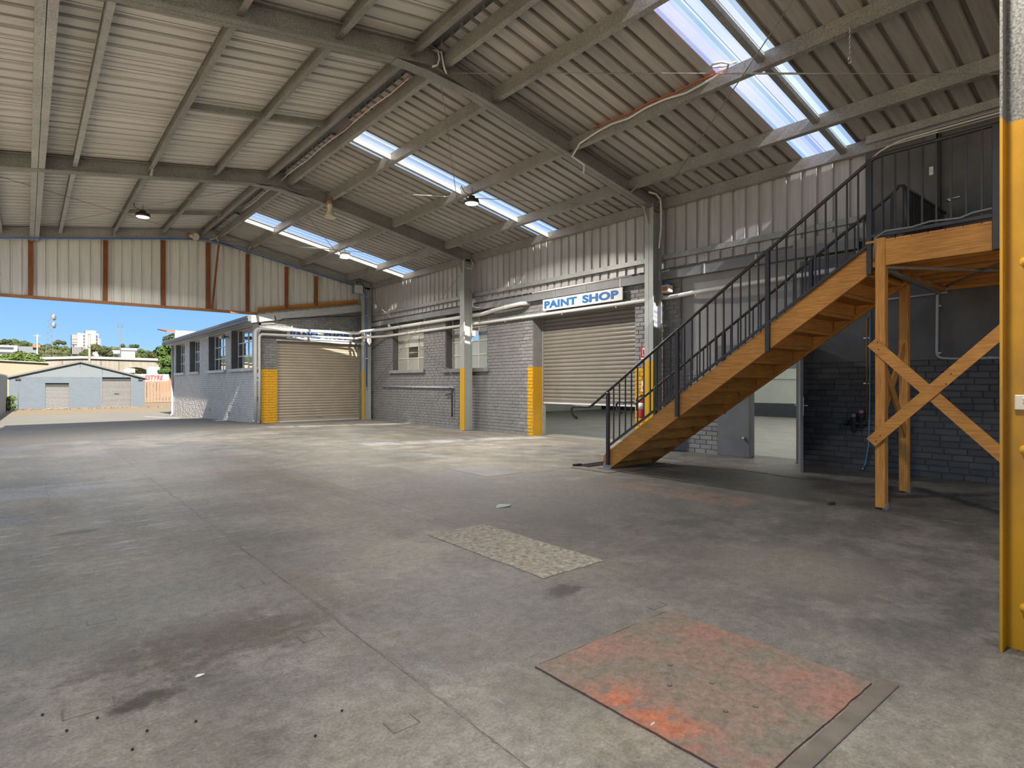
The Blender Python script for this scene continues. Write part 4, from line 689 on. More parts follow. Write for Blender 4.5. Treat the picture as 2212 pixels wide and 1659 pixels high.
B().add([(5.80, 20.9, 3.60), (10.4, 20.9, 4.42), (10.4, 36.9, 4.42), (5.80, 36.9, 3.60), (5.80, 20.9, 3.66), (10.4, 20.9, 4.48), (10.4, 36.9, 4.48), (5.80, 36.9, 3.66)], [(0, 1, 2, 3), (4, 7, 6, 5), (0, 4, 5, 1), (1, 5, 6, 2), (2, 6, 7, 3), (3, 7, 4, 0)]).obj('roof_deck', 'sheet', rp_)
box('soffit', 'barge', 5.86, 6.2, 20.9, 36.9, 3.46, 3.48, rp_)
B().ext([(0, 0), (.12, -.0), (.12, .17), (0, .20), (-.02, .19), (-.02, .11), (0, .10)], (5.76, 20.88, 3.47), (5.76, 36.95, 3.47), (1, 0, 0), (0, 0, 1)).obj('gutter', 'fascia', rp_)
box('rear_wall', 'room', 6.3, 10.4, 36.6, 36.8, -.5, 4.3, rp_); box('inner_wall', 'room', 10.2, 10.4, 21.2, 36.8, -.1, 4.3, rp_); box('inner_floor', 'slab_in', 6.5, 10.3, 21.2, 36.6, -.2, 0, rp_); box('partition', 'roomband', 8.3, 8.4, 21.2, 36.6, 0, 3.9, rp_)
for nm, lab, x, y, zt_ in (('down_pipe', 'grey downpipe at the far corner of the windowed wall', 6.13, 36.4, 3.46), ('down_pipe', 'grey downpipe nearest the panel shop corner pillar', 6.13, 21.35, 3.2)):
    q = root(nm, (x, y, 0), lab, 'pipe'); tube('pipe_run', 'pipe_g', bend([(x, y, zt_), (x, y, (-.3 if y > 30 else .08)), (x-.1, y-.02, (-.36 if y > 30 else .03))], .06), .05, q, 10); B().lathe([(.058, 0), (.058, .04)], (x, y, 1.2), (0, 0, 1), 10).obj('collar', 'pipe_g', q)
q = root('security_light', (6.1, 25.1, 3.2), 'small twin security light between the last two windows', 'lamp')
tube('arm', 'gutter', [(6.2, 25.1, 3.22), (6.02, 25.1, 3.22)], .03, q)
for y in (24.95, 25.25): B().lathe([(.05, 0), (.08, .12), (.075, .13)], (6.02, y, 3.26), (-.5, -.2, -.6), 10).obj('head', 'white' if y > 25.1 else 'gutter', q, True)
q = root('parking_sign', (6.18, 21.1, 1.4), 'small white no standing sign at the panel shop corner', 'sign'); box('plate', 'white', 6.15, 6.16, 21.02, 21.22, 1.46, 1.94, q)
B().lathe([(.085, 0), (.085, .004), (.06, .005), (.06, 0)], (6.149, 21.12, 1.80), (-1, 0, 0), 20).obj('ring', 'red', q); box('letter_bar', 'black', 6.142, 6.149, 21.10, 21.14, 1.75, 1.85, q); box('caption', 'bluep', 6.145, 6.150, 21.05, 21.19, 1.52, 1.60, q)
box('sensor_box', 'black', 6.12, 6.19, 21.0, 21.12, .75, .92); tag(bpy.data.objects['sensor_box'], 'small black box low on the panel shop corner', 'box')
# ------------------------------------------------------------ things hung from the roof
def highbay(label, x, y, z, power):
    t = root('high_bay_lamp', (x, y, z), label, 'lamp', 'hanging high bay lamps')
    hs = B().lathe([(.03, .16), (.07, .15), (.075, .08), (.15, .07), (.165, .03), (.165, .0), (.155, -.005)], (x, y, z), (0, 0, 1), 20).obj('housing', 'black', t, True)
    for k in range(12): a = k*math.pi/6; B().bar((x+.05*math.cos(a), y+.05*math.sin(a), z+.10), (x+.155*math.cos(a), y+.155*math.sin(a), z+.075), .006, .03, (0, 0, 1)).obj('fin', 'black', hs)
    B().lathe([(.15, 0), (.12, -.02), (.05, -.03)], (x, y, z-.002), (0, 0, 1), 20).obj('lens', 'lampglass', hs, True)
    tube('hook', 'black', [(x, y, z+.16), (x, y, z+.21), (x+.02, y, z+.24), (x, y, z+.27)], .008, t, 6)
    top = (zL if x < RX else zR)(x)-.1; tube('chain', 'galv_dark', [(x, y, z+.26), (x, y, top)], .005, t, 5); tube('flex', 'black', [(x-.02, y, z+.15), (x-.16, y+.05, z+.22), (x-.2, y+.1, z+.36), (x-.15, y+.2, top)], .008, t, 6)
    l = bpy.data.lights.new('lamp_light', 'AREA'); l.shape = 'DISK'; l.size = .3; l.energy = power; l.color = (1, .95, .88); l.spread = 2.6
    lo = bpy.data.objects.new('lamp_light', l); COL.objects.link(lo); lo.location = (x, y, z-.05); par(lo, t)
highbay('black high bay lamp hanging under the left roof slope', 2.22, 17.0, 5.50, LAMP_W)
highbay('black high bay lamp hanging beside the middle skylight', 7.39, 10.25, 5.25, LAMP_W)
highbay('added fill lamp of high bay shape, out of view above the camera', 2.22, .95, 5.40, LAMP_W*.5); highbay('added fill lamp of high bay shape, out of view at the open front', 7.39, -8.5, 5.25, LAMP_W)  # two unseen lamps added to brighten the shed interior
t = root('flood_light', (7.4, 16.8, 5.2), 'white wire-caged floodlight hanging under the far skylight', 'lamp')
box('housing', 'white', 7.28, 7.52, 16.68, 16.92, 5.24, 5.32, t, .01); B().lathe([(.12, 0), (.16, -.07), (.15, -.08)], (7.4, 16.8, 5.24), (0, 0, 1), 8).obj('diffuser', 'lampglass', t); l_ = bpy.data.lights.new('lamp_light', 'AREA'); l_.shape = 'DISK'; l_.size = .3; l_.energy = LAMP_W*.5; l_.color = (1, .95, .88); l_.spread = 2.6; lo = bpy.data.objects.new('lamp_light', l_); COL.objects.link(lo); lo.location = (7.4, 16.8, 5.13); par(lo, t); tube('hanger', 'white', [(7.4, 16.8, 5.32), (7.4, 16.8, 5.44), (7.42, 16.8, 5.60)], .012, t, 6); tube('flex', 'white', [(7.3, 16.8, 5.28), (7.2, 16.8, 5.3), (7.22, 16.8, 5.48), (7.4, 16.8, 5.62)], .007, t, 6)
def horn(label, x, y, z, axis, L=.34, R=.15):
    t = root('horn_speaker', (x, y, z), label, 'loudspeaker', 'white horn loudspeakers'); B().lathe([(.06, 0), (.065, .05), (.06, .09), (.055, .14), (.07, .2), (.10, .27), (R, L), (R-.008, L), (.09, .26)], (x, y, z), axis, 16).obj('horn', 'cream', t, True)
    ax = V(axis).normalized(); B().lathe([(.07, -.1), (.07, 0), (.06, .01)], (x, y, z), axis, 14).obj('driver', 'wood_pl', t, True); tube('bracket', 'galv', [V((x, y, z))-ax*.05, V((x, y, z))-ax*.12+V((0, .1, .05))], .015, t)
horn('cream horn loudspeaker pointing down from the second rafter', 5.66, 13.72, 5.72, (0, 0, -1)); horn('cream horn loudspeaker on the end rafter near the gable ridge', 3.92, 20.22, 5.93, (.3, -1, -.25), .26, .12)
t = root('cable_run', (7.4, 6, 5.5), 'white and orange cables strapped along a purlin, looping at the violet skylight', 'cable')
pa = [(7.60, 7.16, 5.08), (7.58, 7.12, 5.22), (7.36, 7.2, 5.34), (7.34, 7.0, 5.50), (7.36, 6.6, 5.58)]+[(7.36, 6.3-.35*k, 5.60-.03*math.sin(k*1.9)) for k in range(5)]+[(7.34, 4.45, 5.60), (7.30, 4.22, 5.62), (7.16, 4.12, 5.60), (7.02, 4.14, 5.58), (6.98, 4.24, 5.58), (7.06, 4.32, 5.60), (7.2, 4.22, 5.62), (7.34, 4.12, 5.68)]
tube('white_cable', 'pvc', pa, .017, t, 8); tube('orange_cable', 'orange', [(7.355, 6.7-.4*k, 5.66+.012*math.sin(k*2.6)) for k in range(7)], .010, t, 6)
t = root('ridge_cable', (4.5, 7.2, 5.9), 'white cable pair draped over the nearest ridge joint', 'cable'); tube('white_cable', 'pvc', [(4.55, 7.30, 6.22), (4.60, 7.22, 6.20), (4.62, 7.21, 6.08), (4.58, 7.20, 5.97), (4.50, 7.2, 5.92)], .014, t); tube('white_cable', 'pvc', [(4.60, 7.30, 6.22), (4.66, 7.22, 6.20), (4.68, 7.21, 6.06), (4.70, 7.20, 5.96), (4.74, 7.2, 5.90)], .014, t)
t = root('ridge_wiring', (4.5, 10, 6), 'orange and white wires tucked between the ridge purlins', 'cable'); tube('orange_wire', 'orange', [(4.60+.03*math.sin(k), 8.0+k*.5, 6.16+.03*math.cos(k*1.7)) for k in range(8)], .006, t, 6); tube('white_wire', 'pvc', [(4.56+.02*math.sin(k*2), 8.0+k*.6, 6.09) for k in range(16)], .008, t, 6)
t = root('gable_wires', (4.7, 20.3, 6), 'crossed white wires at the far end of the ridge', 'cable'); tube('wire', 'pvc', [(4.55, 20.3, 6.1), (4.66, 20.3, 6.0), (4.70, 20.3, 5.88)], .012, t); tube('wire', 'pvc', [(4.75, 20.3, 6.1), (4.62, 20.3, 5.98), (4.45, 20.3, 5.9)], .012, t)
t = root('column_cable', (9.9, 7.2, 4.5), 'white conduit curving down the column behind the stair', 'cable'); tube('white_cable', 'pvc', [(9.55, 7.22, 5.18), (9.75, 7.20, 5.18), (9.88, 7.18, 5.08), (9.90, 7.18, 4.9), (9.90, 7.18, 4.5), (9.88, 7.19, 4.3), (9.86, 7.2, 4.1)], .020, t)
t = root('column_cable', (9.9, 13.8, 4.8), 'white conduit at the head of the window column', 'cable'); tube('white_cable', 'pvc', [(9.80, 13.84, 4.70), (9.96, 13.82, 4.70), (10.0, 13.82, 4.85), (10.0, 13.9, 5.0)], .016, t); tube('white_cable', 'pvc', [(10.0, 13.8, 3.75), (9.98, 13.8, 3.6), (10.0, 13.6, 3.55), (10.02, 13.4, 3.56)], .018, t)
t = root('hook_chain', (7.3, 2.75, 5.2), 'short chain with snap hook hanging from a purlin', 'chain')
for k in range(10):
    c = V((7.38, 2.72, 5.50-.032*k)); u = V((1, 0, 0)) if k % 2 else V((0, 1, 0)); tube('link', 'chrome', [c+u*.008*math.cos(a)+V((0, 0, .02*math.sin(a))) for a in (2*math.pi*j/8 for j in range(9))], .003, t, 5)
c = V((7.38, 2.72, 5.13)); tube('snap_hook', 'chrome', [c+V((0, .016*math.cos(a), .045*math.sin(a))) for a in (2*math.pi*j/10 for j in range(11))], .005, t, 6)
t = root('junction_box', (9.4, 20.3, 4.7), 'grey green electrical box under the end rafter at the corner', 'box'); box('body', 'gutter', 9.25, 9.62, 20.24, 20.40, 4.70, 5.05, t); box('cover', M['barge'], 9.29, 9.62, 20.225, 20.24, 4.70, 5.0, t, .004); tube('lead', 'black', bend([(9.4, 20.3, 5.05), (9.4, 20.3, 5.15), (9.6, 20.3, 5.14), (9.7, 20.3, 5.0)], .05), .012, t)
t = root('wall_lamp', (10.05, 20.1, 4.2), 'small white lamp with coiled cable high on the sheeting by the corner', 'lamp'); B().lathe([(.03, .1), (.05, .06), (.055, -.06), (.02, -.08)], (10.03, 20.0, 4.25), (0, 0, 1), 10).obj('globe', 'white', t, True); tube('coil', 'pvc', [(10.05, 20.0+.22*math.cos(a), 4.28+.22*math.sin(a)) for a in (2*math.pi*j/16 for j in range(17))], .007, t, 6)
# ------------------------------------------------------------ plate, litter on the floor
t = root('floor_plate', (2.4, 1.5, 0), 'worn red painted steel plate set in the floor', 'plate'); b = B(); n = 14; top = []
pts = [(1.86+1.06*i/n, .985+random.uniform(-.003, .003)) for i in range(n)]+[(2.92, .985+1.08*i/n) for i in range(n)]+[(2.92-1.06*i/n, 2.065+random.uniform(-.003, .003)) for i in range(n)]+[(1.86+random.uniform(-.003, .003), 2.065-1.08*i/n) for i in range(n)]
k = len(pts); b.add([(x, y, .010) for x, y in pts]+[(x, y, .0) for x, y in pts], [tuple(range(k)), tuple(range(k, 2*k))[::-1]]+[(i, (i+1) % k, k+(i+1) % k, k+i) for i in range(k)]); b.obj('plate', 'redplate', t)
box('edge_strip', 'strip', 1.9, 3.0, .90, .972, 0, .010, t, .003); box('edge_rim', 'strip', 1.90, 2.90, 2.07, 2.078, 0, .008, t)
for x, y in ((2.2, 1.55), (2.36, 1.66), (2.36, 1.44), (2.33, 1.22), (2.2, 1.28)): B().lathe([(.012, 0), (.011, .005), (.004, .006)], (x, y, .010), (0, 0, 1), 8).obj('stud', 'strip', t)
def scrap(name, label, cat, x, y, s_, m, n=7, z=0.002):
    b = B(); c = [(x+s_*random.uniform(.5, 1.2)*math.cos(2*math.pi*i/n)*(1.4), y+s_*random.uniform(.4, 1.0)*math.sin(2*math.pi*i/n)*.7, z+random.uniform(0, s_*.25)) for i in range(n)]
    b.add(c+[(x, y, z+s_*.3)]+[(p_[0], p_[1], max(.001, p_[2]-.002)) for p_ in c], [(i, (i+1) % n, n) for i in range(n)]+[(n+1+i, n+1+(i+1) % n, (i+1) % n, i) for i in range(n)]); tag(b.obj(name, m), label, cat)
scrap('plastic_scrap', 'crumpled clear plastic scrap beside the red plate', 'litter', 1.90, 1.42, .035, 'plastic'); scrap('paper_scrap', 'small white paper scrap on the near floor', 'litter', .62, 3.0, .02, 'white'); scrap('pale_scrap', 'flat pale scrap on the floor beyond the rough patch', 'litter', 4.05, 5.0, .09, 'plastic', 9)
scrap('bark_scrap', 'dark scrap on the floor near the landing post', 'litter', 6.95, 2.75, .06, 'rubber')
for i, (x, y) in enumerate(((.05, 3.05), (.12, 2.85), (.22, 2.88), (.36, 2.65), (.3, 2.55), (.52, 2.6), (.85, 2.2), (1.0, 2.3))):
    b = B(); b.lathe([(.003, 0), (.006, .003), (.004, .007), (.001, .008)], (x, y, .001), (.2, .1, 1), 6); tag(b.obj('dirt_crumb', 'dirt'), 'tiny dark crumb of dirt on the near left floor', 'litter', 'dirt crumbs on the floor')
# ------------------------------------------------------------ yard: far shed, fences, buildings, trees
SY = 54.0; gz = -.46
t = root('storage_shed', (3.1, SY, gz), 'low blue grey brick shed with two roller doors across the yard', 'shed')
wallcore('front_wall', 'farbrick', 1, SY, SY+.25, -.95, 7.13, gz-.2, 1.85, [(1.05, 2.41, gz-1, 1.42), (4.38, 6.30, gz-1, 1.85)], t)
box('side_wall', 'farbrick', -.95, -.75, SY+.25, SY+9, gz-.2, 1.85, t); box('side_wall', 'farbrick', 6.93, 7.13, SY+.25, SY+9, gz-.2, 1.85, t); box('rear_wall', 'farbrick', -.95, 7.13, SY+9, SY+9.2, gz-.2, 1.85, t)
for k in range(6):
    a = -.95+8.08*k/6+.01; c = -.95+8.08*(k+1)/6-.01; zt_ = lambda x: 1.87+1.10*(1-abs(x-3.1)/4.05); pts = [(a, 1.86), (c, 1.86), (c, zt_(c))]+([(3.1, zt_(3.1))] if a < 3.1 < c else [])+[(a, zt_(a))]; n = len(pts)
    B().add([(x, SY-.02, z) for x, z in pts]+[(x, SY+.1, z) for x, z in pts], [tuple(range(n)), tuple(range(n, 2*n))[::-1]]+[(i, (i+1) % n, n+(i+1) % n, n+i) for i in range(n)]).obj('gable_panel', 'fargable', t)
for x1, s_ in ((-1.15, -1), (7.35, 1)): B().add([(3.1, SY-.2, 3.08), (x1, SY-.2, 1.85), (x1, SY+9.3, 1.85), (3.1, SY+9.3, 3.08), (3.1, SY-.2, 2.96), (x1, SY-.2, 1.74), (x1, SY+9.3, 1.74), (3.1, SY+9.3, 2.96)], [(0, 1, 2, 3), (4, 7, 6, 5), (0, 4, 5, 1), (1, 5, 6, 2), (2, 6, 7, 3)]).obj('roof_slope', 'fartrim', t)
for x0, x1, zt_ in ((1.05, 2.41, 1.17), (4.38, 6.30, 1.60)):
    b = B(); k = 0; z = gz
    pr = []
    while z < zt_: pr += [(z, 0), (z+.05, -.02)]; z += .1
    b.add([(x0, SY+.15+d, z) for z, d in pr]+[(x1, SY+.15+d, z) for z, d in pr], [(i, i+1, len(pr)+i+1, len(pr)+i) for i in range(len(pr)-1)]); b.obj('roller_curtain', 'shutter_f', t)
    box('door_header', 'rubber', x0, x1, SY+.12, SY+.22, zt_-.02, zt_+.26, t); box('bottom_bar', 'fartrim', x0, x1, SY+.1, SY+.18, gz-.01, gz+.06, t)
for x in (4.34, 6.26): box('door_frame', 'fartrim', x, x+.08, SY-.02, SY+.1, gz, 1.85, t)
box('handle', 'black', 5.2, 5.5, SY+.08, SY+.12, .58, .62, t)
for x in (-.6, 6.75): box('wall_light', 'rubber', x, x+.3, SY-.1, SY, 1.64, 1.74, t)
box('side_flashing', 'fartrim', 7.13, 7.2, SY-.03, SY+.1, gz, 1.8, t); tube('wall_pipe', 'fartrim', [(-.45, SY-.03, 1.6), (-.45, SY-.03, gz)], .02, t, 5)
def fence(name, label, p0, p1, z0, z1, n, m, cap=False):
    t = root(name, (p0[0], p0[1], z0), label, 'fence'); d = (V((p1[0], p1[1], 0))-V((p0[0], p0[1], 0)))
    for k in range(n):
        a = V((p0[0], p0[1], z0))+d*(k/n); c = V((p0[0], p0[1], z0))+d*((k+.82)/n); B().bar((a+c)/2, (a+c)/2+V((0, 0, z1-z0+random.uniform(-.02, .02))), (c-a).length, .03, d.normalized()).obj('panel', m, t)
    for z in (z0+.2*(z1-z0), z0+.85*(z1-z0)): a = V((p0[0], p0[1]+.03, z)); B().bar(a, a+d, .04, .04, (0, 0, 1)).obj('rail', m, t)
fence('metal_fence', 'tan ribbed metal fence closing the yard beyond the shed', (7.6, 66), (12.5, 66), -.45, 1.67, 18, 'tan')
fence('paling_fence', 'weathered grey paling fence at the left edge of the yard', (-1.35, 30), (-1.0, 52), -.45, 1.95, 40, 'wfence')
fence('paling_fence', 'grey paling fence behind the left corner of the shed', (-6, 58.5), (-1.4, 57.5), -.45, 1.6, 14, 'wfence')
t = root('tyre_sign', (11, 75, 0), 'white billboard with red ESTYRE lettering above the tan fence', 'sign'); box('board', 'twhite', 9.0, 12.3, 75, 75.1, 1.55, 2.45, t); text('ESTYRE', 'red', t, (10.85, 74.98, 2.05), (1, 0, 0), (0, 0, 1), 1.75, .5, .02, .25); box('support', 'fartrim', 9.6, 9.7, 75.1, 75.2, -.5, 1.55, t); box('support', 'fartrim', 11.9, 12.0, 75.1, 75.2, -.5, 1.55, t)
t = root('yellow_loader', (12.5, 80, 0), 'yellow machine standing behind the tyre billboard', 'machine'); box('cab', 'truck', 12.1, 13.0, 79, 81, 2.3, 2.95, t, .05); box('arm', 'truck', 13.1, 13.4, 79.5, 80, 1.6, 3.2, t, .03); box('chassis', 'terra', 12.0, 13.4, 79, 81.5, .5, 2.3, t); box('mast', 'truck', 13.6, 13.75, 79.4, 79.6, 1.0, 3.3, t)
t = root('storage_tank', (13.2, 90, 0), 'pale green rounded tank beneath the arch', 'tank'); B().lathe([(.3, .4), (.7, .3), (.75, 0), (.75, -2)], (12.9, 90, 3.2), (0, 0, 1), 14).obj('shell', 'tgreen', t, True); box('stand', 'fartrim', 12.2, 13.6, 89.4, 90.6, -.5, 1.2, t)
t = root('arched_bridge', (8, 100, 0), 'long streaked pale concrete bridge with a low arch beyond the shed', 'bridge')
b = B(); ac, ar = 12.1, 1.9; pts = [(-12, -.5)]+[(ac-ar, -.5), (ac-ar, 2.6)]+[(ac-ar*math.cos(math.pi*i/12), 2.6+1.2*math.sin(math.pi*i/12)) for i in range(1, 12)]+[(ac+ar, 2.6), (ac+ar, -.5), (17.5, -.5), (17.5, 4.75), (14.8, 4.78), (6, 4.86), (1.6, 4.6), (-12, 4.0)]; n = len(pts)
b.add([(x, 100, z) for x, z in pts]+[(x, 106, z) for x, z in pts], [tuple(range(n)), tuple(range(n, 2*n))[::-1]]+[(i, (i+1) % n, n+(i+1) % n, n+i) for i in range(n)]); b.obj('span', 'conc_old', t)
for x0, z0, x1, z1 in ((-12, 4.0, 1.6, 4.6), (1.6, 4.6, 6, 4.86), (6, 4.86, 14.8, 4.78), (14.8, 4.78, 17.5, 4.75)): B().ext([(0, 0), (.5, 0), (.5, .34), (0, .34)], (x0, 99.7, z0), (x1, 99.7, z1), (0, 1, 0), (0, 0, 1)).obj('parapet', 'twhite', t)
b = B(); rg = [(ac-ar*1.18*math.cos(math.pi*i/14), 2.55+1.45*math.sin(math.pi*i/14)) for i in range(15)]; rg2 = [(ac-ar*1.02*math.cos(math.pi*i/14), 2.55+1.22*math.sin(math.pi*i/14)) for i in range(15)]
for y in (99.75, 100.05): b.v += [(x, y, z) for x, z in rg]+[(x, y, z) for x, z in rg2]
for i in range(14): b.f += [(i, i+1, 16+i, 15+i), (30+i, 30+i+1, 46+i, 45+i), (i, i+1, 31+i, 30+i), (15+i, 16+i, 46+i, 45+i)]
b.obj('arch_ring', 'conc_old', t)
for x in (3.7, 5.9, 8.0, 10.1): box('joint_stain', 'bark', x, x+.12, 99.97, 100.02, 2.2, 4.6, t)
t = root('cream_building', (-2, 70, 0), 'low cream rendered wall behind the left side of the shed', 'building'); B().add([(-9, 70, -.5), (1.6, 70, -.5), (1.6, 70, 3.28), (-9, 70, 3.75), (-9, 76, -.5), (1.6, 76, -.5), (1.6, 76, 3.28), (-9, 76, 3.75)], [(0, 1, 2, 3), (4, 7, 6, 5), (1, 5, 6, 2), (3, 2, 6, 7), (0, 3, 7, 4)]).obj('wall', 'creamwall', t); B().bar((-9, 69.9, 3.8), (1.75, 69.9, 3.33), .3, .08).obj('coping', 'twhite', t)
t = root('apartment_tower', (19, 300, 0), 'white apartment tower with grey balcony stack on the wooded hill', 'building')
for nm, m, x0, x1, y0, z0, z1 in (('wall', 'twhite', 16.0, 18.9, 300, 10, 22.4), ('wall', 'twhite', 18.8, 22.4, 299.2, 9, 23.6), ('wall', 'twhite', 22.4, 23.4, 300.2, 9, 22.55), ('balcony_stack', 'tgrey', 14.3, 16.05, 299.6, 17.6, 21.7), ('lower_wall', 'twhite', 14.3, 16.0, 300, 9, 17.6), ('cladding', 'fartrim', 14.3, 18.8, 298.8, 13.6, 16.6), ('balcony', 'tgrey', 23.3, 24.1, 300, 17.0, 20.4)): box(nm, m, x0, x1, y0, 306, z0, z1, t)
for z in (18.6, 19.9): box('floor_slab', 'twhite', 14.25, 16.06, 299.4, 300, z, z+.25, t)
for x, zs_ in ((18.2, (17.0, 18.3, 19.6, 20.9)), (22.55, (18.2, 19.6, 20.9)), (14.6, (16.8,)), (17.4, (14.2, 15.6))):
    for z in zs_: box('window', 'tglass', x, x+.42, 298.7 if x in (14.6, 17.4) else 299.9, 300.1, z, z+.85, t)
box('roof_plant', 'tgrey', 20.8, 21.5, 302, 304, 23.6, 24.0, t); box('roof_plant', 'tgrey', 16.5, 17.2, 302, 304, 22.4, 22.75, t)
t = root('office_block', (-4, 250, 0), 'low white office block at the far left of the hill', 'building'); box('wall', 'twhite', -14, -2.2, 250, 258, 8, 13.9, t); box('roof', 'fargable', -3, 2.6, 252, 258, 10, 13.8, t)
for z in (11.0, 12.6): box('window_band', 'tglass', -13, -3.2, 249.9, 250.05, z, z+.7, t)
box('red_roof', 'terra', 1.6, 3.6, 251, 257, 13.5, 14.6, t)
t = root('tiled_house', (19.5, 110, 0), 'white house with an orange tiled roof behind the big tree', 'house'); box('wall', 'twhite', 18.4, 26, 110, 118, 0, 9.6, t); B().add([(17.6, 109.3, 10.05), (26.5, 109.3, 9.3), (26.5, 118, 10.6), (17.6, 118, 11.0), (17.6, 109.3, 9.85), (26.5, 109.3, 9.1), (26.5, 118, 10.4), (17.6, 118, 10.8)], [(0, 1, 2, 3), (4, 7, 6, 5), (0, 4, 5, 1), (3, 7, 4, 0)]).obj('roof', 'terra', t)
t = root('white_house', (16, 160, 0), 'small white house among the trees beyond the bridge', 'house'); box('wall', 'twhite', 15.5, 20.0, 165, 170, 4, 9.3, t); box('roof', 'twhite', 17.0, 20.3, 164.8, 170, 9.3, 9.9, t); box('window', 'tglass', 16.2, 17.0, 164.9, 165.1, 7.6, 8.5, t)
# masts and poles
t = root('lattice_tower', (4.8, 200, 9), 'slender lattice communications tower with two dishes', 'tower'); zb0, zt0 = -.5, 20.5
cn = lambda sx_, sy_, f: V((4.78+(sx_*(1.15-.85*f)), 200+sy_*(1.15-.85*f), zb0+(zt0-zb0)*f))
for sx_ in (-1, 1):
    for sy_ in (-1, 1): tube('leg', 'fartrim', [cn(sx_, sy_, 0), cn(sx_, sy_, 1)], .05, t, 5)
for k in range(26):
    f0, f1 = k/26, (k+1)/26; s_ = 1 if k % 2 else -1
    tube('lacing', 'fartrim', [cn(-s_, -1, f0), cn(s_, -1, f1)], .03, t, 4); tube('lacing', 'fartrim', [cn(-1, s_, f0), cn(-1, -s_, f1)], .03, t, 4)
for z in (19.3, 17.2): B().lathe([(.02, .15), (.45, .1), (.85, 0), (.80, -.02)], (5.75, 199.6, z), (.8, -.5, 0), 16).obj('dish', 'twhite', t, True); tube('dish_arm', 'fartrim', [(5.1, 200, z), (5.7, 199.7, z)], .05, t, 5)
t = root('antenna_mast', (16.5, 160, 5), 'tall thin mast with three prongs above the trees', 'mast'); tube('pole', 'fartrim', [(16.5, 160, -.5), (16.5, 160, 14.6)], .09, t, 6); tube('crossbar', 'fartrim', [(16.0, 160, 14.4), (17.0, 160, 14.4)], .05, t, 5)
for x in (16.05, 16.95, 16.5): tube('prong', 'fartrim', [(x, 160, 14.4), (x, 160, 15.9)], .03, t, 5)
t = root('timber_pole', (6.4, 95, 0), 'pale timber power pole in front of the white tower', 'pole'); tube('pole', 'conc_old', [(6.4, 95, 0), (6.4, 95, 7.9)], .14, t, 8); B().lathe([(.2, 0), (.2, .3)], (6.4, 95, 6.2), (0, 0, 1), 8).obj('collar', 'conc_old', t); box('cap', 'rubber', 6.25, 6.55, 94.9, 95.1, 7.85, 7.95, t)
t = root('timber_pole', (2.2, 140, 0), 'grey power pole left of the lattice tower', 'pole'); tube('pole', 'wfence', [(1.55, 140, -.5), (1.55, 140, 10.6)], .12, t, 6); tube('crossarm', 'wfence', [(1.0, 140, 10.3), (2.1, 140, 10.3)], .06, t, 5)
# trees
def leaves(b, blobs, n, size, flat=.8):
    tot = sum(r*r for _, r in blobs)
    for c, r in blobs:
        for _ in range(int(n*r*r/tot)):
            d = V((random.gauss(0, 1), random.gauss(0, 1), random.gauss(0, 1))).normalized(); p = V(c)+V((d.x, d.y, d.z*flat))*r*(random.uniform(.72, 1.05)); nn = (d+V((random.uniform(-.7, .7), random.uniform(-.7, .7), random.uniform(-.2, .9)))).normalized()
            u = nn.orthogonal().normalized(); v_ = nn.cross(u); a = random.uniform(0, 6.28); u, v_ = u*math.cos(a)+v_*math.sin(a), v_*math.cos(a)-u*math.sin(a); s_ = size*random.uniform(.6, 1.3)
            b.add([p-u*s_, p-v_*s_*.55, p+u*s_, p+v_*s_*.55], [(0, 1, 2, 3)])
def core(b, blobs, k=.78, flat=.8):
    for c, r in blobs: b.lathe([(r*k*math.sin(math.pi*i/6), -r*k*flat*math.cos(math.pi*i/6)) for i in range(7)], c, (0, 0, 1), 8)
def tree(name, label, base, blobs, n, size, m, group, trunk_r=.18):
    t = root(name, base, label, 'tree', group); b = B(); core(b, blobs); leaves(b, blobs, n, size); b.obj('crown', m, t)
    top = max(blobs, key=lambda q: q[1])[0]; tube('trunk', 'bark', [base, (base[0]+(top[0]-base[0])*.4, base[1], base[2]+(top[2]-base[2])*.5), top], trunk_r, t, 7); return t
tree('fig_tree', 'large bushy green tree behind the fence by the panel shop', (14.0, 80, -.5), [((13.9, 80, 6.2), 1.5), ((12.5, 80, 5.2), .9), ((15.0, 81, 6.4), 1.4), ((13.0, 79.5, 4.0), 1.2), ((14.6, 79.3, 4.6), 1.5), ((15.8, 80, 4.2), 1.4), ((12.6, 79, 2.9), .75), ((14.2, 79, 2.8), 1.3), ((16.2, 80.5, 5.6), 1.4)], 3000, .22, 'leaf', None, .35)
tree('roadside_bush', 'bright green bush rising over the cream wall at far left', (-.6, 84, -.5), [((-.6, 84, 4.3), .9), ((-1.6, 84, 4.0), .8), ((.4, 84, 4.1), .9), ((1.1, 84, 3.7), .7), ((-2.6, 84, 3.9), .9), ((.0, 83.5, 3.5), .8)], 1500, .16, 'leaf3', None)
grp = 'trees on the far hillside'
tree('umbrella_tree', 'rounded olive tree touching the right side of the white tower', (11.0, 150, -.48), [((11.0, 150, 9.0), 1.1), ((12.4, 150, 8.4), 1.2), ((9.8, 150, 8.0), .9), ((13.4, 150, 7.7), .9)], 900, .22, 'leaf2', grp)
tree('umbrella_tree', 'low olive tree below the left side of the white tower', (9.3, 148, -.48), [((9.0, 148, 7.3), .8), ((8.2, 148, 6.9), .7), ((10.0, 148, 7.0), .8)], 600, .2, 'leaf2', grp)
tree('umbrella_tree', 'olive tree just left of the small white house', (14.6, 152, -.48), [((14.4, 152, 7.2), .9), ((15.2, 152, 6.9), .7), ((13.6, 152, 6.9), .7)], 600, .2, 'leaf2', grp)
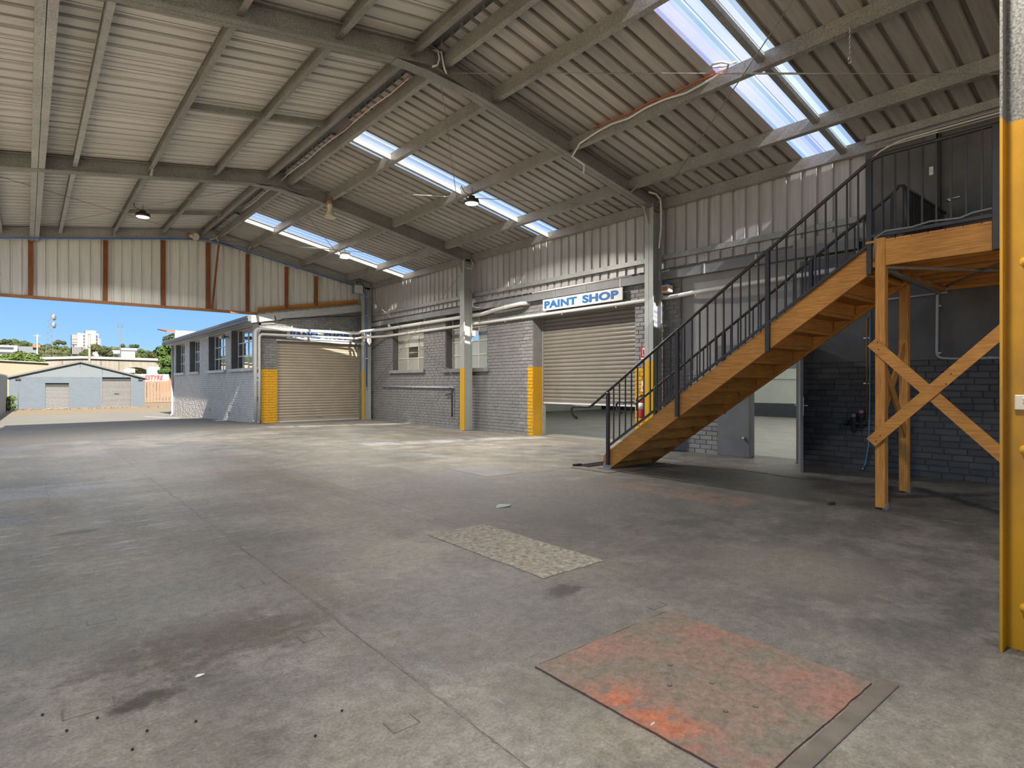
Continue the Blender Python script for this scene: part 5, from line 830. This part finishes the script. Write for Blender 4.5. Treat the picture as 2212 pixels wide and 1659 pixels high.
tree('umbrella_tree', 'olive tree between the small white house and the big tree', (20.5, 152, -.48), [((20.2, 152, 7.5), 1.0), ((21.4, 152, 7.9), 1.0), ((19.2, 152, 7.0), .8), ((22.4, 152, 7.6), 1.0)], 700, .2, 'leaf2', grp)
tree('ridge_tree', 'flat crowned tree standing proud on the ridge right of the lattice tower', (11.8, 345, 15), [((11.5, 345, 21.0), 1.3), ((13.4, 345, 20.6), 1.2), ((10.2, 345, 20.2), 1.1)], 500, .3, 'leaf2', grp)
tree('ridge_tree', 'dark ridge tree at the far left above the office block', (-7.6, 345, 15), [((-7.4, 345, 20.3), 1.4), ((-5.9, 345, 20.5), 1.0), ((-8.8, 345, 19.8), 1.2)], 500, .3, 'leaf2', grp)
tree('ridge_tree', 'ridge tree right of the antenna mast', (40.5, 345, 15), [((40.5, 345, 20.0), 1.5), ((42.5, 345, 20.3), 1.2), ((36.5, 345, 20.2), 1.3)], 500, .3, 'leaf2', grp)
b = B(); blobs = []
crest = [(-30, 20), (-9, 20.6), (-3, 21.8), (4, 20.4), (12, 20.6), (17, 19.3), (24, 19.2), (30, 19.9), (38, 20.2), (44, 19.7), (50, 18.4), (70, 17)]
def cz(x):
    for (a, za), (c, zc) in zip(crest, crest[1:]):
        if a <= x <= c: return za+(zc-za)*(x-a)/(c-a)
    return 17
for x in range(-30, 70, 2):
    for row in range(4): r = random.uniform(1.3, 2.1); blobs.append(((x+random.uniform(-1, 1), 352-row*9+random.uniform(-2, 2), cz(x)-1.6-row*1.9+random.uniform(-.5, .5)), r))
core(b, blobs, .9); leaves(b, blobs, 9000, .42); tag(b.obj('woodland', 'leaf2'), 'dense olive green woodland covering the far hill', 'woodland', kind='stuff')
b = B(); blobs = [((x+random.uniform(-.6, .6), 172+random.uniform(-6, 6), random.uniform(4.5, 6.2)+(.8 if x < 3 else 0)), random.uniform(.9, 1.5)) for x in range(-12, 30) for _ in range(2)]
core(b, blobs, .9); leaves(b, blobs, 5000, .26); tag(b.obj('treeline', 'leaf2'), 'band of green trees and shrubs below the hill behind the bridge', 'trees', kind='stuff')
b = B(); b.add([(-200, 300, 2), (200, 300, 2), (200, 352, 17), (-200, 352, 17), (-200, 420, 17), (200, 420, 17)], [(0, 1, 2, 3), (3, 2, 5, 4)]); tag(b.obj('hill', 'hill'), kind='structure')
# weeds along the far shed and the fence
for i, (x, y) in enumerate(((-.9, 51.5), (-1.0, 50.2), (-.85, 52.6))):
    t = root('weed_clump', (x, y, gz), 'dry weed clump at the foot of the left paling fence', 'weeds', 'weeds by the paling fence'); b = B(); leaves(b, [((x, y, gz+.35), .35), ((x+.1, y+.1, gz+.8), .25)], 160, .08); b.obj('leaves', 'leaf3', t); tube('stalk', 'bark', [(x, y, gz), (x, y, gz+.8)], .02, t, 5)
b = B()
for _ in range(420): x = random.uniform(-1, 8.5); y = SY-random.uniform(.05, .7)-(.9 if random.random() < .2 else 0); h_ = random.uniform(.03, .12); a = random.uniform(0, 6.28); b.add([(x-.05*math.cos(a), y-.05*math.sin(a), gz-.02), (x+.05*math.cos(a), y+.05*math.sin(a), gz-.02), (x+random.uniform(-.05, .05), y, gz+h_)], [(0, 1, 2)])
tag(b.obj('dry_grass', M['tan']), 'dry straw coloured grass along the foot of the shed', 'grass', kind='stuff')
